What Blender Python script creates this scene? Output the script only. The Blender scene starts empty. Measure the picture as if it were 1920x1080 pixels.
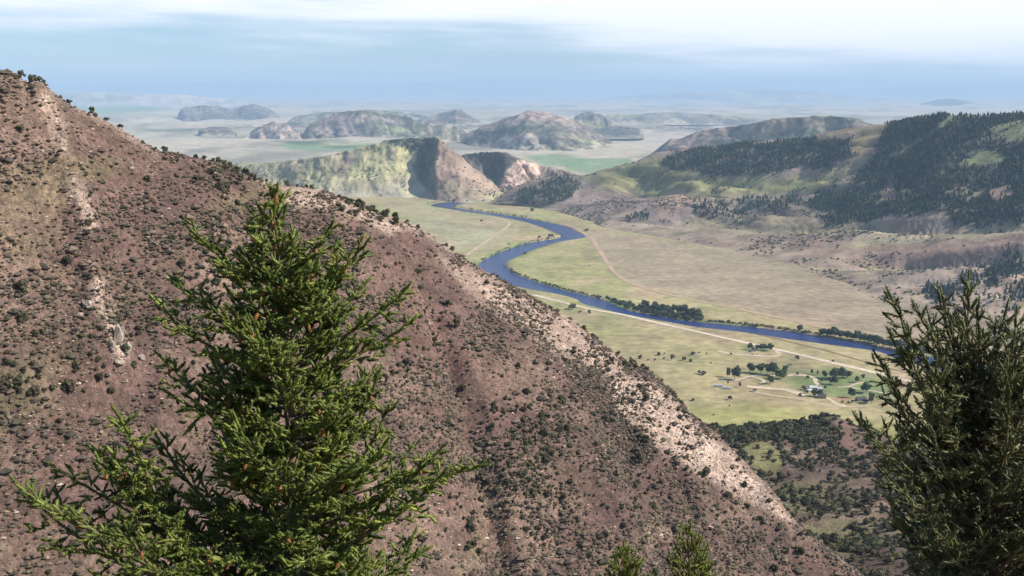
import bpy, math, time
import numpy as np
from mathutils import Vector

T0 = time.time()
SC = bpy.context.scene
COL = SC.collection
R = math.radians
rng = np.random.default_rng(7)

# ------------------------------------------------------------------ camera
HC = 420.0                       # eye height above the river
FPX = 2318.0                     # focal length in pixels of a 1920 wide frame
HORIZON = 168.0
PITCH = math.atan((540 - HORIZON) / FPX)
cam_d = bpy.data.cameras.new('camera')
cam_d.sensor_width = 36.0
cam_d.lens = 36.0 * FPX / 1920.0
cam_d.clip_start = 0.1
cam_d.clip_end = 400000.0
cam = bpy.data.objects.new('camera', cam_d)
COL.objects.link(cam)
cam.location = (0, 0, HC)
cam.rotation_euler = (math.pi / 2 - PITCH, 0, 0)
SC.camera = cam

# ------------------------------------------------------------------ sky, sun, exposure
SUN_EL, SUN_BEHIND = R(38), R(12)      # sun from the right, slightly behind the viewer
SKY_STRENGTH = 0.070
SUN_STRENGTH = 5.0
EXPOSURE = 0.45
CLOUD_RAD = 12.5
HAZE_DENSITY = 3.9e-5
HAZE_COLOR = (0.48, 0.69, 0.94)
sd = Vector((math.cos(SUN_EL) * math.cos(SUN_BEHIND), -math.cos(SUN_EL) * math.sin(SUN_BEHIND), math.sin(SUN_EL)))
sun_d = bpy.data.lights.new('sun', 'SUN')
sun_d.energy = SUN_STRENGTH
sun_d.angle = R(0.5)
sun_d.color = (1.0, 0.93, 0.83)
sun = bpy.data.objects.new('sun', sun_d)
COL.objects.link(sun)
sun.location = (200, -100, 600)
sun.rotation_euler = sd.to_track_quat('Z', 'Y').to_euler()

world = bpy.data.worlds.new('World')
SC.world = world
world.use_nodes = True


class NT:
    """small helper around a node tree"""
    def __init__(self, tree):
        self.t = tree
        tree.nodes.clear()

    def n(self, typ, ins=None, **kw):
        nd = self.t.nodes.new(typ)
        for k, v in kw.items():
            setattr(nd, k, v)
        for k, v in (ins or {}).items():
            s = nd.inputs[k]
            if hasattr(v, 'is_output') or isinstance(v, bpy.types.NodeSocket):
                self.t.links.new(v, s)
            else:
                s.default_value = v
        return nd

    def math(self, op, a, b=0.0, c=0.0, clamp=False):
        nd = self.n('ShaderNodeMath', {0: a, 1: b, 2: c}, operation=op)
        nd.use_clamp = clamp
        return nd.outputs[0]

    def mix(self, f, a, b, blend='MIX'):
        nd = self.n('ShaderNodeMix', data_type='RGBA', blend_type=blend)
        for idx, v in ((0, f), (6, a), (7, b)):
            if isinstance(v, bpy.types.NodeSocket):
                self.t.links.new(v, nd.inputs[idx])
            else:
                nd.inputs[idx].default_value = v if not isinstance(v, tuple) or len(v) == 4 else (*v, 1)
        return nd.outputs[2]

    def ramp(self, f, lo, hi, a=0.0, b=1.0):
        nd = self.n('ShaderNodeMapRange', {0: f, 1: lo, 2: hi, 3: a, 4: b}, interpolation_type='SMOOTHSTEP')
        return nd.outputs[0]

    def noise(self, vec, scale, detail=4.0, rough=0.55, dim='3D'):
        nd = self.n('ShaderNodeTexNoise', {'Vector': vec, 'Scale': scale, 'Detail': detail, 'Roughness': rough})
        return nd.outputs['Fac']


w = NT(world.node_tree)
sky = w.n('ShaderNodeTexSky', sky_type='NISHITA')
sky.sun_disc = False
sky.sun_elevation = SUN_EL
# Blender: rotation 0 has the sun at +Y, growing clockwise seen from above
sky.sun_rotation = math.atan2(sd.x, sd.y)
sky.altitude = 1300
sky.air_density = 1.0
sky.dust_density = 0.3
sky.ozone_density = 4.0
tc = w.n('ShaderNodeTexCoord')
sx = w.n('ShaderNodeSeparateXYZ', {0: tc.outputs['Generated']})
el = sx.outputs['Z']
cv = w.n('ShaderNodeCombineXYZ', {0: w.math('MULTIPLY', sx.outputs['X'], 5.0), 1: w.math('MULTIPLY', sx.outputs['Y'], 5.0),
                                 2: w.math('MULTIPLY', el, 55.0)})
n1 = w.noise(cv.outputs[0], 1.0, 6.0, 0.55)
cv2 = w.n('ShaderNodeCombineXYZ', {0: w.math('MULTIPLY', sx.outputs['X'], 3.0), 1: w.math('MULTIPLY', sx.outputs['Y'], 3.0),
                                  2: w.math('MULTIPLY', el, 34.0)})
n2 = w.noise(cv2.outputs[0], 2.0, 5.0, 0.6)
# a bank of cloud whose base lies lower to the right and that thins out high overhead
base = w.ramp(sx.outputs['X'], -0.03, 0.24, 0.052, 0.014)
lift = w.math('MINIMUM', w.math('SUBTRACT', el, base), 0.030)
fade = w.ramp(el, 0.09, 0.26, 0.0, 0.085)
lift = w.math('SUBTRACT', lift, fade)
thick = w.math('ADD', lift, w.math('MULTIPLY', w.math('SUBTRACT', n1, 0.5), 0.085))
thick = w.math('ADD', thick, w.math('MULTIPLY', w.math('SUBTRACT', n2, 0.5), 0.030))
mask = w.ramp(thick, -0.030, 0.024)
veil = w.math('MULTIPLY', w.ramp(n2, 0.42, 0.78), 0.25)
mask = w.math('MAXIMUM', mask, w.math('MULTIPLY', veil, w.ramp(el, 0.0, 0.02)))
k = CLOUD_RAD * 0.075 / SKY_STRENGTH
cloud = w.mix(n2, (k * .93, k * .95, k * 1.0), (k * 1.04, k * 1.02, k * 1.04))
tint = w.mix(1.0, sky.outputs[0], (1.03, 1.17, 1.32), 'MULTIPLY')
skyc = w.mix(mask, tint, cloud)
bg = w.n('ShaderNodeBackground', {'Color': skyc, 'Strength': SKY_STRENGTH})
wo = w.n('ShaderNodeOutputWorld', {'Surface': bg.outputs[0]})

SC.view_settings.view_transform = 'Standard'
SC.view_settings.look = 'None'
SC.view_settings.gamma = 1.0
SC.view_settings.use_curve_mapping = False
SC.view_settings.exposure = EXPOSURE
SC.cycles.max_bounces = 6
SC.cycles.diffuse_bounces = 3
SC.cycles.glossy_bounces = 3
SC.cycles.transmission_bounces = 3
SC.cycles.transparent_max_bounces = 4
SC.cycles.volume_bounces = 1
SC.cycles.use_denoising = True
SC.cycles.sample_clamp_indirect = 4.0

# ------------------------------------------------------------------ projection helpers (authoring aid)
cp, sp = math.cos(PITCH), math.sin(PITCH)


def rays(px, py):
    px = np.asarray(px, float); py = np.asarray(py, float)
    a = (px - 960) / FPX; b = (540 - py) / FPX
    return np.stack([a, cp + b * sp, -sp + b * cp], -1)


def P(px, py, depth):
    """world point seen at a picture position, a given distance ahead"""
    d = rays(px, py)
    return d * (np.asarray(depth, float) / d[..., 1])[..., None] + np.array([0, 0, HC])


def G(px, py, z=1.2):
    """world point of the valley floor seen at a picture position"""
    d = rays(px, py)
    return d * ((z - HC) / d[..., 2])[..., None] + np.array([0, 0, HC])


def proj(p):
    q = np.asarray(p, float) - np.array([0, 0, HC])
    f = q[..., 1] * cp - q[..., 2] * sp
    f = np.where(f < 0.01, 0.01, f)
    u = q[..., 1] * sp + q[..., 2] * cp
    return 960 + FPX * q[..., 0] / f, 540 - FPX * u / f


def poly_sd(x, y, poly):
    """signed distance to a polygon, negative inside"""
    poly = np.asarray(poly, float)
    x = np.asarray(x, float); y = np.asarray(y, float)
    d = np.full(x.shape, 1e18); inside = np.zeros(x.shape, bool)
    n = len(poly)
    for i in range(n):
        ax, ay = poly[i]; bx, by = poly[(i + 1) % n]
        ex, ey = bx - ax, by - ay
        L = ex * ex + ey * ey + 1e-9
        t = np.clip(((x - ax) * ex + (y - ay) * ey) / L, 0, 1)
        d = np.minimum(d, (x - ax - t * ex) ** 2 + (y - ay - t * ey) ** 2)
        if ay != by:
            c = ((ay > y) != (by > y)) & (x < (bx - ax) * (y - ay) / (by - ay) + ax)
            inside ^= c
    d = np.sqrt(d)
    return np.where(inside, -d, d)


def line_d(x, y, line):
    line = np.asarray(line, float)
    d = np.full(np.shape(x), 1e18)
    for i in range(len(line) - 1):
        ax, ay = line[i]; bx, by = line[i + 1]
        ex, ey = bx - ax, by - ay
        t = np.clip(((x - ax) * ex + (y - ay) * ey) / (ex * ex + ey * ey + 1e-9), 0, 1)
        d = np.minimum(d, (x - ax - t * ex) ** 2 + (y - ay - t * ey) ** 2)
    return np.sqrt(d)


# ------------------------------------------------------------------ noise
def _h(ix, iy, s):
    n = (ix.astype(np.int64) * 374761393 + iy.astype(np.int64) * 668265263 + s * 974634777) & 0x7fffffff
    n = ((n ^ (n >> 13)) * 1274126177) & 0x7fffffff
    n = (n ^ (n >> 16)) & 0xffff
    return n / 65535.0


def vnoise(x, y, s=0):
    x = np.asarray(x, float); y = np.asarray(y, float)
    ix = np.floor(x); iy = np.floor(y)
    fx = x - ix; fy = y - iy
    fx = fx * fx * fx * (fx * (fx * 6 - 15) + 10); fy = fy * fy * fy * (fy * (fy * 6 - 15) + 10)
    a = _h(ix, iy, s); b = _h(ix + 1, iy, s); c = _h(ix, iy + 1, s); d = _h(ix + 1, iy + 1, s)
    return a + (b - a) * fx + (c - a) * fy + (a - b - c + d) * fx * fy


def fbm(x, y, s=0, o=5, g=0.5):
    t = 0; a = 1.0; m = 0
    for i in range(o):
        t = t + a * vnoise(x * 2 ** i + 13.7 * i, y * 2 ** i - 7.3 * i, s + i); m += a; a *= g
    return t / m          # 0..1


def ridged(x, y, s=0, o=4):
    t = 0; a = 1.0; m = 0
    for i in range(o):
        t = t + a * (1 - np.abs(2 * vnoise(x * 2 ** i + 5.1 * i, y * 2 ** i, s + i) - 1)); m += a; a *= 0.5
    return t / m


def sstep(x, a, b):
    t = np.clip((x - a) / (b - a), 0, 1)
    return t * t * (3 - 2 * t)


def lerpc(a, b, t):
    return a + (b - a) * t[..., None]


# ------------------------------------------------------------------ object helpers
def mesh_np(name, v, f, mats, col=None, smooth=False, mi=None):
    """v (n,3); f (m,3) or (m,4) index array or list of those"""
    me = bpy.data.meshes.new(name)
    v = np.ascontiguousarray(v, np.float32)
    fs = f if isinstance(f, list) else [f]
    loops = np.concatenate([np.asarray(a, np.int32).ravel() for a in fs])
    sizes = np.concatenate([np.full(len(a), np.shape(a)[1], np.int32) for a in fs])
    starts = np.concatenate([[0], np.cumsum(sizes)[:-1]]).astype(np.int32)
    me.vertices.add(len(v)); me.vertices.foreach_set('co', v.ravel())
    me.loops.add(len(loops)); me.loops.foreach_set('vertex_index', loops)
    me.polygons.add(len(sizes)); me.polygons.foreach_set('loop_start', starts)
    try:
        me.polygons.foreach_set('loop_total', sizes)
    except Exception:
        pass
    if mi is not None:
        me.polygons.foreach_set('material_index', np.asarray(mi, np.int32))
    me.polygons.foreach_set('use_smooth', np.full(len(sizes), bool(smooth)))
    if col is not None:
        a = me.color_attributes.new('col', 'FLOAT_COLOR', 'POINT')
        c = np.ones((len(v), 4), np.float32); c[:, :3] = col
        a.data.foreach_set('color', c.ravel())
    for m in (mats if isinstance(mats, (list, tuple)) else [mats]):
        me.materials.append(m)
    me.update(calc_edges=True)
    return me


def link(name, me, parent=None, loc=None):
    o = bpy.data.objects.new(name, me)
    COL.objects.link(o)
    if parent is not None:
        o.parent = parent
    if loc is not None:
        o.location = loc
    return o


def tag(o, label, cat, group=None, kind=None):
    o['label'] = label
    o['category'] = cat
    if group: o['group'] = group
    if kind: o['kind'] = kind
    return o


def ordinal(i):
    return str(i) + ('th' if 10 <= i % 100 <= 20 else {1: 'st', 2: 'nd', 3: 'rd'}.get(i % 10, 'th'))


# ------------------------------------------------------------------ materials
def new_mat(name):
    m = bpy.data.materials.new(name)
    m.use_nodes = True
    return m, NT(m.node_tree)


def attr_mat(name, scales=((0.02, .25), (0.2, .35)), rough=0.95, speck=None, bump=0.0, bump_scale=0.3, spec=0.1, trans=0.0, objrand=0.0):
    """colour from the vertex attribute, broken up by noise; speck=(scale, threshold, colour, amount)"""
    m, t = new_mat(name)
    a = t.n('ShaderNodeAttribute', attribute_name='col')
    c = a.outputs['Color']
    geo = t.n('ShaderNodeNewGeometry')
    pos = geo.outputs['Position']
    for s, amt in scales:
        nz = t.noise(pos, s, 5.0, 0.6)
        f = t.ramp(nz, 0.3, 0.7, 1 - amt, 1 + amt)
        cc = t.n('ShaderNodeCombineXYZ', {0: f, 1: f, 2: f})
        c = t.mix(1.0, c, cc.outputs[0], 'MULTIPLY')
    if speck:
        for s, th, colr, amt in speck:
            nz = t.noise(pos, s, 3.0, 0.6)
            c = t.mix(t.math('MULTIPLY', t.ramp(nz, th, th + 0.08), amt), c, colr)
    if objrand:
        oi = t.n('ShaderNodeObjectInfo')
        f = t.ramp(oi.outputs['Random'], 0, 1, 1 - objrand, 1 + objrand)
        cc = t.n('ShaderNodeCombineXYZ', {0: f, 1: f, 2: f})
        c = t.mix(1.0, c, cc.outputs[0], 'MULTIPLY')
    b = t.n('ShaderNodeBsdfPrincipled', {'Base Color': c, 'Roughness': rough, 'Specular IOR Level': spec})
    if bump:
        bp = t.n('ShaderNodeBump', {'Height': t.noise(pos, bump_scale, 6.0, 0.65), 'Strength': 1.0, 'Distance': bump})
        t.t.links.new(bp.outputs[0], b.inputs['Normal'])
    out = b.outputs[0]
    if trans:
        tr = t.n('ShaderNodeBsdfTranslucent', {'Color': t.mix(1.0, c, (1.25, 1.25, .6), 'MULTIPLY')})
        out = t.n('ShaderNodeMixShader', {0: trans, 1: out, 2: tr.outputs[0]}).outputs[0]
    t.n('ShaderNodeOutputMaterial', {'Surface': out})
    return m


def plain_mat(name, col, rough=0.7, var=0.15, scale=2.0, spec=0.3, metal=0.0):
    m, t = new_mat(name)
    geo = t.n('ShaderNodeTexCoord')
    nz = t.noise(geo.outputs['Object'], scale, 5.0, 0.6)
    c = t.mix(nz, tuple(x * (1 - var) for x in col), tuple(min(1, x * (1 + var)) for x in col))
    b = t.n('ShaderNodeBsdfPrincipled', {'Base Color': c, 'Roughness': rough, 'Specular IOR Level': spec, 'Metallic': metal})
    t.n('ShaderNodeOutputMaterial', {'Surface': b.outputs[0]})
    return m


M_hill = attr_mat('hillside_soil', ((0.012, .14), (0.09, .22), (0.6, .38)), bump=1.1, bump_scale=0.9,
                  speck=((1.0, .55, (.085, .070, .052), .8), (0.45, .57, (.11, .092, .068), .6), (1.6, .66, (.36, .27, .21), .55)))
M_far = attr_mat('rangeland', ((0.0022, .22), (0.014, .28)), bump=7.0, bump_scale=0.02,
                 speck=((0.05, .62, (.07, .078, .05), .6), (0.012, .64, (.13, .12, .085), .5)))
M_farrock = attr_mat('rocky_hill', ((0.0026, .35), (0.016, .50)), bump=22.0, bump_scale=0.014,
                     speck=((0.014, .56, (.06, .066, .05), .75), (0.02, .63, (.40, .34, .30), .55)))
M_floor = attr_mat('valley_grass', ((0.0011, .10), (0.008, .16), (0.05, .22)), bump=0.6, bump_scale=0.08,
                   speck=((0.03, .66, (.16, .15, .08), .5),))
M_leaf = attr_mat('shrub_leaves', ((0.5, .25),), rough=0.8, trans=0.25)
M_leafobj = attr_mat('juniper_leaves', ((0.6, .25),), rough=0.8, trans=0.2, objrand=0.3)
M_rock = attr_mat('loose_rock', ((0.4, .3), (2.0, .2)), rough=0.9, bump=0.15, bump_scale=2.0)
M_conifer = attr_mat('distant_conifer', ((0.05, .25),), rough=0.85)
M_needle = attr_mat('fir_needles', ((9.0, .25),), rough=0.5, spec=0.35, trans=0.15)
M_bark = plain_mat('bark', (.20, .15, .11), 0.9, 0.35, 30)
M_twig = plain_mat('young_twig', (.34, .21, .10), 0.8, 0.3, 60)
M_cone = plain_mat('cone_scales', (.33, .135, .055), 0.7, 0.3, 90)
M_road = attr_mat('dirt_road', ((0.01, .1), (0.12, .15)))
MAT_T = time.time()


# ------------------------------------------------------------------ valley floor, river
bankN = [(1985, 712), (1850, 690), (1800, 680), (1740, 668), (1713, 662), (1657, 652), (1633, 646), (1600, 640), (1550, 633), (1500, 624),
         (1450, 618), (1400, 612), (1333, 606), (1300, 603), (1267, 599), (1220, 590), (1187, 584), (1167, 578), (1143, 568), (1127, 560),
         (1093, 552), (1060, 545), (1020, 533), (1000, 527), (975, 517), (960, 510), (947, 500), (950, 490), (980, 477), (1007, 465),
         (1040, 455), (1067, 450), (1097, 446), (1100, 443), (1083, 436), (1067, 425), (1033, 418), (1000, 412), (960, 405), (910, 397.5),
         (870, 392), (850, 389), (846, 387), (870, 382), (890, 379), (925, 375.5), (960, 373.5)]
bankS = [(960, 370.5), (917, 372), (860, 376), (823, 381), (806, 384), (812, 387), (843, 392), (873, 397.5), (917, 403), (967, 412), (1000, 420), (1027, 430),
         (1043, 437), (1055, 443), (1047, 447), (1013, 452), (980, 458), (953, 467), (927, 478), (900, 490), (893, 505), (915, 520),
         (960, 535), (1000, 543), (1050, 552), (1080, 560), (1092, 570), (1133, 580), (1160, 587), (1187, 592), (1217, 597), (1250, 603),
         (1300, 612), (1333, 616), (1400, 623), (1467, 634), (1533, 643), (1583, 650), (1633, 656), (1657, 662), (1680, 673), (1710, 682),
         (1737, 688), (1800, 703), (1985, 745)]


def smooth_line(pts, it=2):
    p = np.asarray(pts, float)
    for _ in range(it):
        q = np.empty((2 * len(p) - 2, p.shape[1]))
        q[0::2] = .75 * p[:-1] + .25 * p[1:]; q[1::2] = .25 * p[:-1] + .75 * p[1:]
        p = np.vstack([p[:1], q, p[-1:]])
    return p


bN = smooth_line(bankN, 1); bS = smooth_line(bankS, 1)
river_px = np.vstack([bN, bS])
river_w = G(river_px[:, 0], river_px[:, 1], 0.0)[:, :2]
river_bb = (river_w.min(0) - 250, river_w.max(0) + 250)


def river_sd(x, y):
    d = np.full(np.shape(x), 900.0)
    m = (x > river_bb[0][0]) & (x < river_bb[1][0]) & (y > river_bb[0][1]) & (y < river_bb[1][1])
    if np.any(m):
        d[m] = np.minimum(poly_sd(x[m], y[m], river_w), 900)
    return d


def floor_z(x, y, sdv=None):
    sdv = river_sd(x, y) if sdv is None else sdv
    und = (fbm(x / 420, y / 420, 3, 3) - .5) * 3.0 * sstep(sdv, 15, 200)
    far = (ridged(x / 2300, y / 2900, 9, 5) - .56) * 165 * sstep(y, 6200, 12000)
    wv = np.clip(1.2e-6 * y * y, 6, 40)
    return np.clip(sdv / wv, -1, 1) * 1.2 + und + far


rows_px = np.concatenate([np.arange(960, 740, -8.), np.arange(740, 368, -1.85), np.arange(368, 240, -2.5), np.arange(240, 190, -1.5), np.arange(190, 171, -.9)])
yrow = G(np.full(len(rows_px), 960.), rows_px, 0)[:, 1]
yrow = np.concatenate([yrow, [200000.]])
xs = np.linspace(-0.62, 0.62, 350)
gy, gx = np.meshgrid(yrow, xs, indexing='ij')
gx = gx * gy
fsd = river_sd(gx, gy)
gz = floor_z(gx, gy, fsd)
fv = np.stack([gx, gy, gz], -1)
fpx, fpy = proj(fv)


def grid_faces(nr, nc):
    i = np.arange(nr * nc).reshape(nr, nc)
    return np.stack([i[:-1, :-1], i[:-1, 1:], i[1:, 1:], i[1:, :-1]], -1).reshape(-1, 4)


# soil and grass colours of the valley floor
def patch(c, sd_, colr, amt, feather):
    return lerpc(c, np.array(colr), amt * sstep(-sd_, -feather, feather))


nz1 = fbm(gx / 260, gy / 520, 21, 5); nz2 = fbm(gx / 90, gy / 160, 22, 4); nzf = fbm(gx / 1500, gy / 3500, 23, 5)
c = np.empty(fv.shape); c[:] = (.385, .325, .17)
c = lerpc(c, np.array((.315, .31, .135)), sstep(nz1, .42, .58) * .85)
c = lerpc(c, np.array((.42, .31, .20)), sstep(nz2, .52, .66) * .6)
c = lerpc(c, np.array((.24, .22, .11)), sstep(fbm(gx / 40, gy / 90, 25, 4), .58, .68) * .5)
# drier sage flat between the rail grade and the hills
c = patch(c, poly_sd(fpx, fpy, [(1085, 430), (1150, 440), (1400, 470), (1560, 500), (1720, 590), (1960, 650), (1960, 700), (1600, 622), (1400, 580), (1180, 530), (1130, 480)]),
          (.345, .27, .195), .8, 10)
# near meadow, greener
c = patch(c, poly_sd(fpx, fpy, [(1260, 775), (1420, 755), (1600, 790), (1750, 800), (1750, 840), (1300, 830)]), (.34, .325, .12), .85, 12)
c = patch(c, poly_sd(fpx, fpy, [(1480, 700), (1560, 690), (1680, 715), (1680, 750), (1560, 745), (1490, 725)]), (.17, .235, .09), .8, 9)
c = patch(c, poly_sd(fpx, fpy, [(1380, 690), (1470, 688), (1540, 715), (1500, 725), (1400, 708)]), (.22, .26, .10), .6, 8)
c = patch(c, poly_sd(fpx, fpy, [(1385, 648), (1440, 646), (1450, 658), (1400, 660)]), (.13, .2, .07), .7, 4)
# meadow inside the river bend, green against the far bank
c = patch(c, poly_sd(fpx, fpy, [(800, 405), (860, 420), (935, 430), (900, 460), (860, 460), (790, 420)]), (.33, .34, .19), .8, 9)
c = patch(c, poly_sd(fpx, fpy, [(760, 370), (830, 392), (1000, 425), (940, 470), (880, 480), (740, 395)]), (.40, .34, .22), .4, 12)
# irrigated fields far off
far_green = [((520, 272), (560, 265), (690, 267), (700, 276), (640, 284), (540, 280)), ((985, 292), (1040, 288), (1100, 296), (1100, 312), (1020, 312)),
             ((1050, 300), (1180, 296), (1190, 318), (1100, 326), (1060, 318)), ((100, 200), (250, 198), (330, 205), (200, 214))]
fm = sstep(fpy, 345, 300)
c = lerpc(c, lerpc(np.broadcast_to(np.array((.50, .435, .345)), c.shape), np.array((.40, .37, .28)), sstep(nzf, .42, .6)), fm * .9)
c = lerpc(c, np.array((.215, .20, .155)), fm * sstep(fbm(gx / 620, gy / 1500, 26, 5), .53, .66) * .75)
c = lerpc(c, np.array((.50, .44, .33)), fm * sstep(fbm(gx / 500, gy / 2300, 27, 4), .60, .70) * .6)
for pl in far_green:
    c = patch(c, poly_sd(fpx, fpy, pl), (.17, .27, .13), .8, 3)
c = patch(c, poly_sd(fpx, fpy, [(590, 270), (690, 270), (690, 273), (600, 274)]), (.42, .42, .18), .6, 1.5)
# dark tree belts far off on the plain
for pl in ([(252, 243), (365, 242), (368, 246), (255, 247)], [(500, 262), (600, 265), (640, 268), (560, 272)], [(600, 272), (700, 275), (620, 279)]):
    c = patch(c, poly_sd(fpx, fpy, pl), (.06, .085, .05), .75, 2)
# lush fringe on the gravel-bar side of each bend, bare mud on the cut banks
fr = sstep(fsd, 26, 2) * sstep(fsd, -30, 0)
c = lerpc(c, np.array((.18, .25, .07)), fr * sstep(fbm(gx / 140, gy / 140, 31, 3), .42, .6) * .85)
c = lerpc(c, np.array((.15, .105, .075)), sstep(fsd, 9, 0) * sstep(fbm(gx / 160, gy / 160, 33, 3), .45, .55) * .9)
floor = link('valley_floor', mesh_np('valley_floor', fv.reshape(-1, 3), grid_faces(*gx.shape), M_floor, c.reshape(-1, 3), True))
tag(floor, 'tan and green grassy valley floor stretching to the horizon', 'ground', kind='structure')

m, t = new_mat('river_water')
geo = t.n('ShaderNodeNewGeometry')
bp = t.n('ShaderNodeBump', {'Height': t.noise(geo.outputs['Position'], 0.35, 4.0, 0.65), 'Strength': 1.0, 'Distance': 1.6})
wc = t.mix(t.noise(geo.outputs['Position'], 0.012, 4.0, .6), (.014, .034, .13), (.030, .060, .20))
b = t.n('ShaderNodeBsdfPrincipled', {'Base Color': wc, 'Roughness': 0.16, 'IOR': 1.33, 'Specular IOR Level': 0.36, 'Normal': bp.outputs[0]})
t.n('ShaderNodeOutputMaterial', {'Surface': b.outputs[0]})
M_water = m
# water sheet: a strip a little wider than the channel, the banks stand out of it
nS = 260


def resample(p, n):
    p = np.asarray(p, float)
    s = np.concatenate([[0], np.cumsum(np.linalg.norm(np.diff(p, axis=0), axis=1))])
    q = np.linspace(0, s[-1], n)
    return np.stack([np.interp(q, s, p[:, i]) for i in range(p.shape[1])], 1)


bm_v = []
import bmesh
bm = bmesh.new()
ex = river_w.copy()
# widen outward by moving every corner along its outward normal
nx = np.roll(ex, -1, 0) - np.roll(ex, 1, 0)
nrm = np.stack([nx[:, 1], -nx[:, 0]], 1); nrm /= np.linalg.norm(nrm, axis=1)[:, None] + 1e-9
area = np.sum(ex[:, 0] * np.roll(ex[:, 1], -1) - np.roll(ex[:, 0], -1) * ex[:, 1])
ex = ex + nrm * (9.0 if area > 0 else -9.0)
vs = [bm.verts.new((a, b_, 0.0)) for a, b_ in ex]
bm.faces.new(vs)
bmesh.ops.triangulate(bm, faces=bm.faces[:])
for f in bm.faces:
    if f.normal.z < 0: f.normal_flip()
me = bpy.data.meshes.new('river'); bm.to_mesh(me); bm.free(); me.materials.append(M_water)
river = link('river', me)
tag(river, 'blue river winding through the grassy valley in wide bends', 'river', kind='structure')


# roads and tracks
def ribbon(name, pts, width, colr, label, lift=0.35, var=.12, cat='road'):
    w3 = G(*np.array(pts, float).T)[:, :2]
    line = resample(smooth_line(w3, 2), max(20, int(np.sum(np.linalg.norm(np.diff(w3, axis=0), axis=1)) / 12)))
    tg = np.gradient(line, axis=0); tg /= np.linalg.norm(tg, axis=1)[:, None] + 1e-9
    nr = np.stack([-tg[:, 1], tg[:, 0]], 1)
    L = len(line)
    offs = np.array([-.5, -.25, 0, .25, .5]) * width
    jit = 1 + .35 * (vnoise(np.arange(L) / 5., np.zeros(L), len(pts)) - .5)
    v = np.empty((L, 5, 3))
    for j, o_ in enumerate(offs):
        q = line + nr * (o_ * jit)[:, None]
        v[:, j, :2] = q
        v[:, j, 2] = floor_z(q[:, 0], q[:, 1]) + lift
    cc = np.empty((L, 5, 3)); cc[:] = colr
    cc[:, 0] = cc[:, 4] = np.array(colr) * .86
    cc[:, 2] = np.array(colr) * .93
    o = link(name, mesh_np(name, v.reshape(-1, 3), grid_faces(L, 5), M_road, cc.reshape(-1, 3), True))
    return tag(o, label, cat, kind='structure')


DUST = (.60, .48, .35)
ribbon('dirt_road', [(1050, 419), (1067, 422), (1087, 431), (1110, 447), (1125, 470), (1140, 495), (1152, 511), (1170, 525), (1200, 538), (1233, 547), (1283, 559), (1333, 569),
                     (1400, 583), (1467, 597), (1533, 612), (1600, 627), (1680, 643), (1800, 668), (1960, 705)], 13, (.47, .34, .235), 'tan dirt grade curving along the far side of the river')
ribbon('track', [(1240, 545), (1333, 563), (1450, 580), (1560, 594), (1640, 610)], 5, (.37, .3, .22), 'faint pale track beside the far dirt grade', .3)
ribbon('road', [(1000, 553), (1020, 558), (1067, 570), (1117, 582), (1160, 588), (1200, 598), (1267, 613), (1333, 628), (1400, 643), (1433, 650), (1500, 665), (1567, 682), (1617, 693),
                (1700, 714), (1800, 740), (1960, 780)], 12, (.66, .55, .41), 'pale straight valley road on the near side of the river', .4)
ribbon('track', [(1347, 657), (1360, 662), (1383, 664), (1410, 666), (1433, 668), (1455, 668), (1463, 666), (1458, 659), (1450, 653)], 9, (.60, .46, .34),
       'pale driveway looping past the farmstead trees to the road', .3)
ribbon('track', [(876, 478), (883, 472), (917, 449), (940, 434), (953, 424), (957, 417), (945, 412), (925, 407)], 12, (.52, .40, .27), 'dusty track across the meadow inside the river bend', .3)
ribbon('track', [(884, 476), (930, 450), (965, 430), (972, 420)], 5, (.42, .34, .23), 'thin second wheel track beside the meadow track', .3)
ribbon('track', [(1352, 713), (1380, 715), (1400, 707), (1425, 703), (1455, 705), (1490, 704), (1522, 706), (1530, 712), (1528, 718), (1538, 724)], 6, DUST, 'campground lane between the big trees', .3)
ribbon('track', [(1385, 706), (1410, 706), (1428, 712), (1435, 716), (1425, 720)], 5, DUST, 'short campground loop below the row of trees', .3)
ribbon('track', [(1478, 706), (1486, 702), (1510, 703), (1528, 709)], 5, DUST, 'curved lane around the middle campground lawn', .3)
ribbon('track', [(1400, 725), (1450, 730), (1475, 731), (1500, 740), (1515, 743)], 14, (.60, .47, .34), 'broad bare gravel lot below the campground', .3)
ribbon('track', [(1413, 735), (1425, 738), (1460, 744), (1500, 748), (1550, 762), (1600, 764), (1620, 763)], 6, (.56, .43, .31), 'long dusty track below the gravel lot', .3)
ribbon('track', [(1550, 747), (1560, 752), (1568, 759), (1585, 762)], 6, DUST, 'short pale lane beside the red gravel pad', .3)
ribbon('track', [(1570, 727), (1592, 726), (1605, 720), (1620, 718)], 5, DUST, 'forked lane under the right campground trees', .3)
ribbon('track', [(1592, 726), (1612, 731), (1640, 734), (1680, 745)], 5, DUST, 'lane branching towards the dark round tree', .3)
ribbon('track', [(1562, 750), (1578, 745), (1590, 748), (1580, 752)], 9, (.45, .25, .15), 'reddish gravel pad beside the camp buildings', .3)
ribbon('track', [(1400, 622), (1480, 641), (1560, 660), (1640, 684), (1720, 704)], 4, (.19, .13, .085), 'dark ditch line between road and river', .3)
print('floor', time.time() - T0)


# ------------------------------------------------------------------ hills: lofted from contour rows
def prow(pts, nu, lo=None, hi=None):
    """resample a row of (px,py,depth) at even picture columns"""
    p = np.asarray(pts, float)
    q = np.linspace(p[0, 0], p[-1, 0], nu)
    return P(q, np.interp(q, p[:, 0], p[:, 1]), np.interp(q, p[:, 0], p[:, 2]))


def on_floor(pts, z=-6.0):
    """turn floor contour (px,py) into (px,py,depth)"""
    p = np.asarray(pts, float)
    g = G(p[:, 0], p[:, 1], z)
    return np.column_stack([p, g[:, 1]])


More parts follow.
